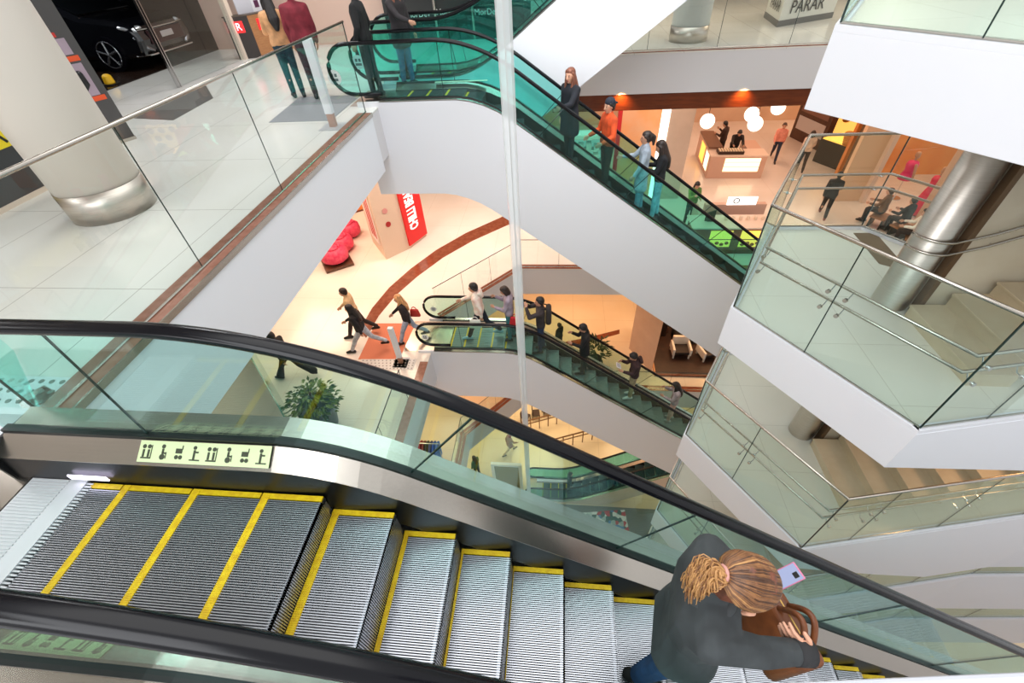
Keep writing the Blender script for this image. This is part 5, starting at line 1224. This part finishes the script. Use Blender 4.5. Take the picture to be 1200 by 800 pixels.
# phone in the left hand, screen towards the face
pc = py_(921, 676, .96)+(hc-py_(921, 676, .96)).normalized()*.022
zn = (hc-pc).normalized(); 
m_ = frame(pc, Vector((zn.y, -zn.x, 0)), (0, 0, 1)); xx = Vector((.35, -1, .0)); xx = (xx-zn*xx.dot(zn)).normalized(); yy = zn.cross(xx)
mw = Matrix(((xx.x, yy.x, zn.x, pc.x), (xx.y, yy.y, zn.y, pc.y), (xx.z, yy.z, zn.z, pc.z), (0, 0, 0, 1)))
T = thing('phone', 'phone with a lit pale screen and pink case in the hand of the ponytailed rider', 'phone', (0, 0, 0)); T.matrix_basis = mw
for nm, d, z, m in (('phone_case', (.088, .172, .011), 0, mat('case_pink', (206, 120, 150), .4)), ('screen', (.078, .158, .002), .0062, mat('phone_screen', (40, 42, 54), .2, emit=(196, 208, 250), es=.7)), ('camera_island', (.028, .026, .003), .0078, M_black), ('app_tile', (.018, .012, .002), .0075, M_black)):
    x_ = MB().box((0, 0, 0), d).build(nm, m, bevel=.004 if nm == 'phone_case' else 0); x_.parent = T; x_.location = (0 if nm in ('phone_case', 'screen') else (.012 if nm == 'camera_island' else -.02), {'camera_island': .055, 'app_tile': -.06}.get(nm, 0), z)
# brown leather bag carried in front
M_lea = noisy('brown_leather', (98, 52, 24), (120, 66, 32), 12, .45, bump=.2)
bc = py_(925, 735, .78)
T = thing('handbag', 'large brown leather bag held in front of the dark grey coat', 'bag', bc+Vector((.02, 0, -.30)), .3)
x_ = MB().hull(((-.10, -.12, .02), .05), ((.06, -.12, .02), .05), ((-.10, .12, .02), .05), ((.06, .12, .02), .05), ((-.04, -.15, .30), .035), ((.02, -.15, .30), .035), ((-.04, .15, .30), .035), ((.02, .15, .30), .035)).build('bag_body', M_lea, smooth=True); x_.parent = T
for s_ in (-1, 1):
    x_ = MB().tube([(s_*.03, -.10+.20*t/10, .31+.17*math.sin(PI*t/10)) for t in range(11)], .016, 8).build('handle', M_lea, smooth=True); x_.parent = T
x_ = MB().tube([(.0, -.14, .33), (.0, .14, .33)], .007, 6).build('zip', mat('zip_brass', (160, 128, 70), .3, .9)); x_.parent = T
# ------------------------------------------------------------------ light
w = bpy.data.worlds.new('world'); SC.world = w; w.use_nodes = True
bg = w.node_tree.nodes['Background']; bg.inputs[0].default_value = (.97, .985, 1, 1); bg.inputs[1].default_value = .88
def area(name, loc, size, e, col=(1, 1, 1), rot=(0, 0, 0), sy=None):
    l = bpy.data.lights.new(name, 'AREA'); l.energy = e; l.color = col; l.size = size
    if sy: l.shape = 'RECTANGLE'; l.size_y = sy
    o = bpy.data.objects.new(name, l); COL.objects.link(o); o.location = loc; o.rotation_euler = rot
    return o
def spot(name, loc, e, col, ang, rot=(0, 0, 0), blend=.6, r=.03):
    l = bpy.data.lights.new(name, 'SPOT'); l.energy = e; l.color = col; l.spot_size = ang; l.spot_blend = blend; l.shadow_soft_size = r
    o = bpy.data.objects.new(name, l); COL.objects.link(o); o.location = loc; o.rotation_euler = rot
    return o
area('ceiling_lamp', (-2.6, 14.5, -1.0), 2.5, 190, (1, .93, .9))
area('atrium_skylight', (2, 7, 13), 16, 1600, (1, .99, .97))
WARM = (1, .56, .27); WARM2 = (1, .66, .47)
for x, y, e in ((-7, 8, 140), (-7, 13, 240), (-11, 15, 240), (-3.5, 16, 120)):
    area('ceiling_lamp', (x, y, -1.15), 3, e, (1, .74, .54))
for x, y, e in ((3, 17, 75), (8, 17, 75), (8, 23, 110), (13, 18, 110), (14, 25, 100), (3, 24, 90)):
    area('ceiling_lamp', (x, y, -1.45), 3, e, WARM2)
for x, y, e in ((-7, 8, 150), (-6, 13, 180), (0, 17, 260), (5, 16, 230), (10, 17, 180)):
    area('ceiling_lamp', (x, y, Z1-1.25), 3, e, WARM)
for px in (727, 868, 1010):
    spot('wall_washer', (py_(px, 117, 12.85).x, 12.66, -.86), 55, (1, .5, .14), 2.1, (0.5, 0, 0), 1.0, .03)
for x, y, e in ((-7, 8, 120), (-1, 16, 260), (5, 16, 160), (-6, 12, 160)):
    area('ceiling_lamp', (x, y, Z2-1.25), 3, e, (1, .72, .42))
for x, y in ((3, 17), (9, 17)): area('ceiling_lamp', (x, y, 3.8), 3, 130, (1, .82, .62))
for z in (-2.0, -4.85, -7.68): area('stair_lamp', (6.6, 4.15, z), .5, 12, (1, .55, .25), sy=.3)
for x, y, e in ((-9.5, .5, 120), (-6.5, 9, 150), (-7, 14, 150), (-12, 5, 130)):
    area('ceiling_lamp', (x, y, 4.9), 1.6, e, (.97, .98, 1))
area('front_fill', (-4.0, -6.0, 8.0), 9, 1250, (.95, .97, 1), (math.radians(55), 0, math.radians(-12)))  # unseen fill added to brighten the faces turned towards the camera
area('showroom_lamp', (-13, 12, 3.1), 1.2, 60, (.9, .95, 1))
s_ = spot('rear_escalator_fill', (.6, 7.6, 3.9), 420, (1, 1, 1), 1.15, (0, 0, 0), .8, .3)  # spot added to brighten the white side of the rear escalator
s_.rotation_euler = (Vector((.35, 10.6, .25))-s_.location).to_track_quat('-Z', 'Y').to_euler()
SC.view_settings.view_transform = 'Standard'; SC.view_settings.look = 'None'
SC.view_settings.exposure = 0.10; SC.view_settings.gamma = 1.0
try: SC.view_settings.use_curve_mapping = False
except Exception: pass
SC.cycles.use_denoising = True
SC.cycles.max_bounces = 10; SC.cycles.diffuse_bounces = 4; SC.cycles.glossy_bounces = 4
SC.cycles.transparent_max_bounces = 32; SC.cycles.transmission_bounces = 8
SC.cycles.sample_clamp_indirect = 6
SC.cycles.caustics_reflective = False; SC.cycles.caustics_refractive = False
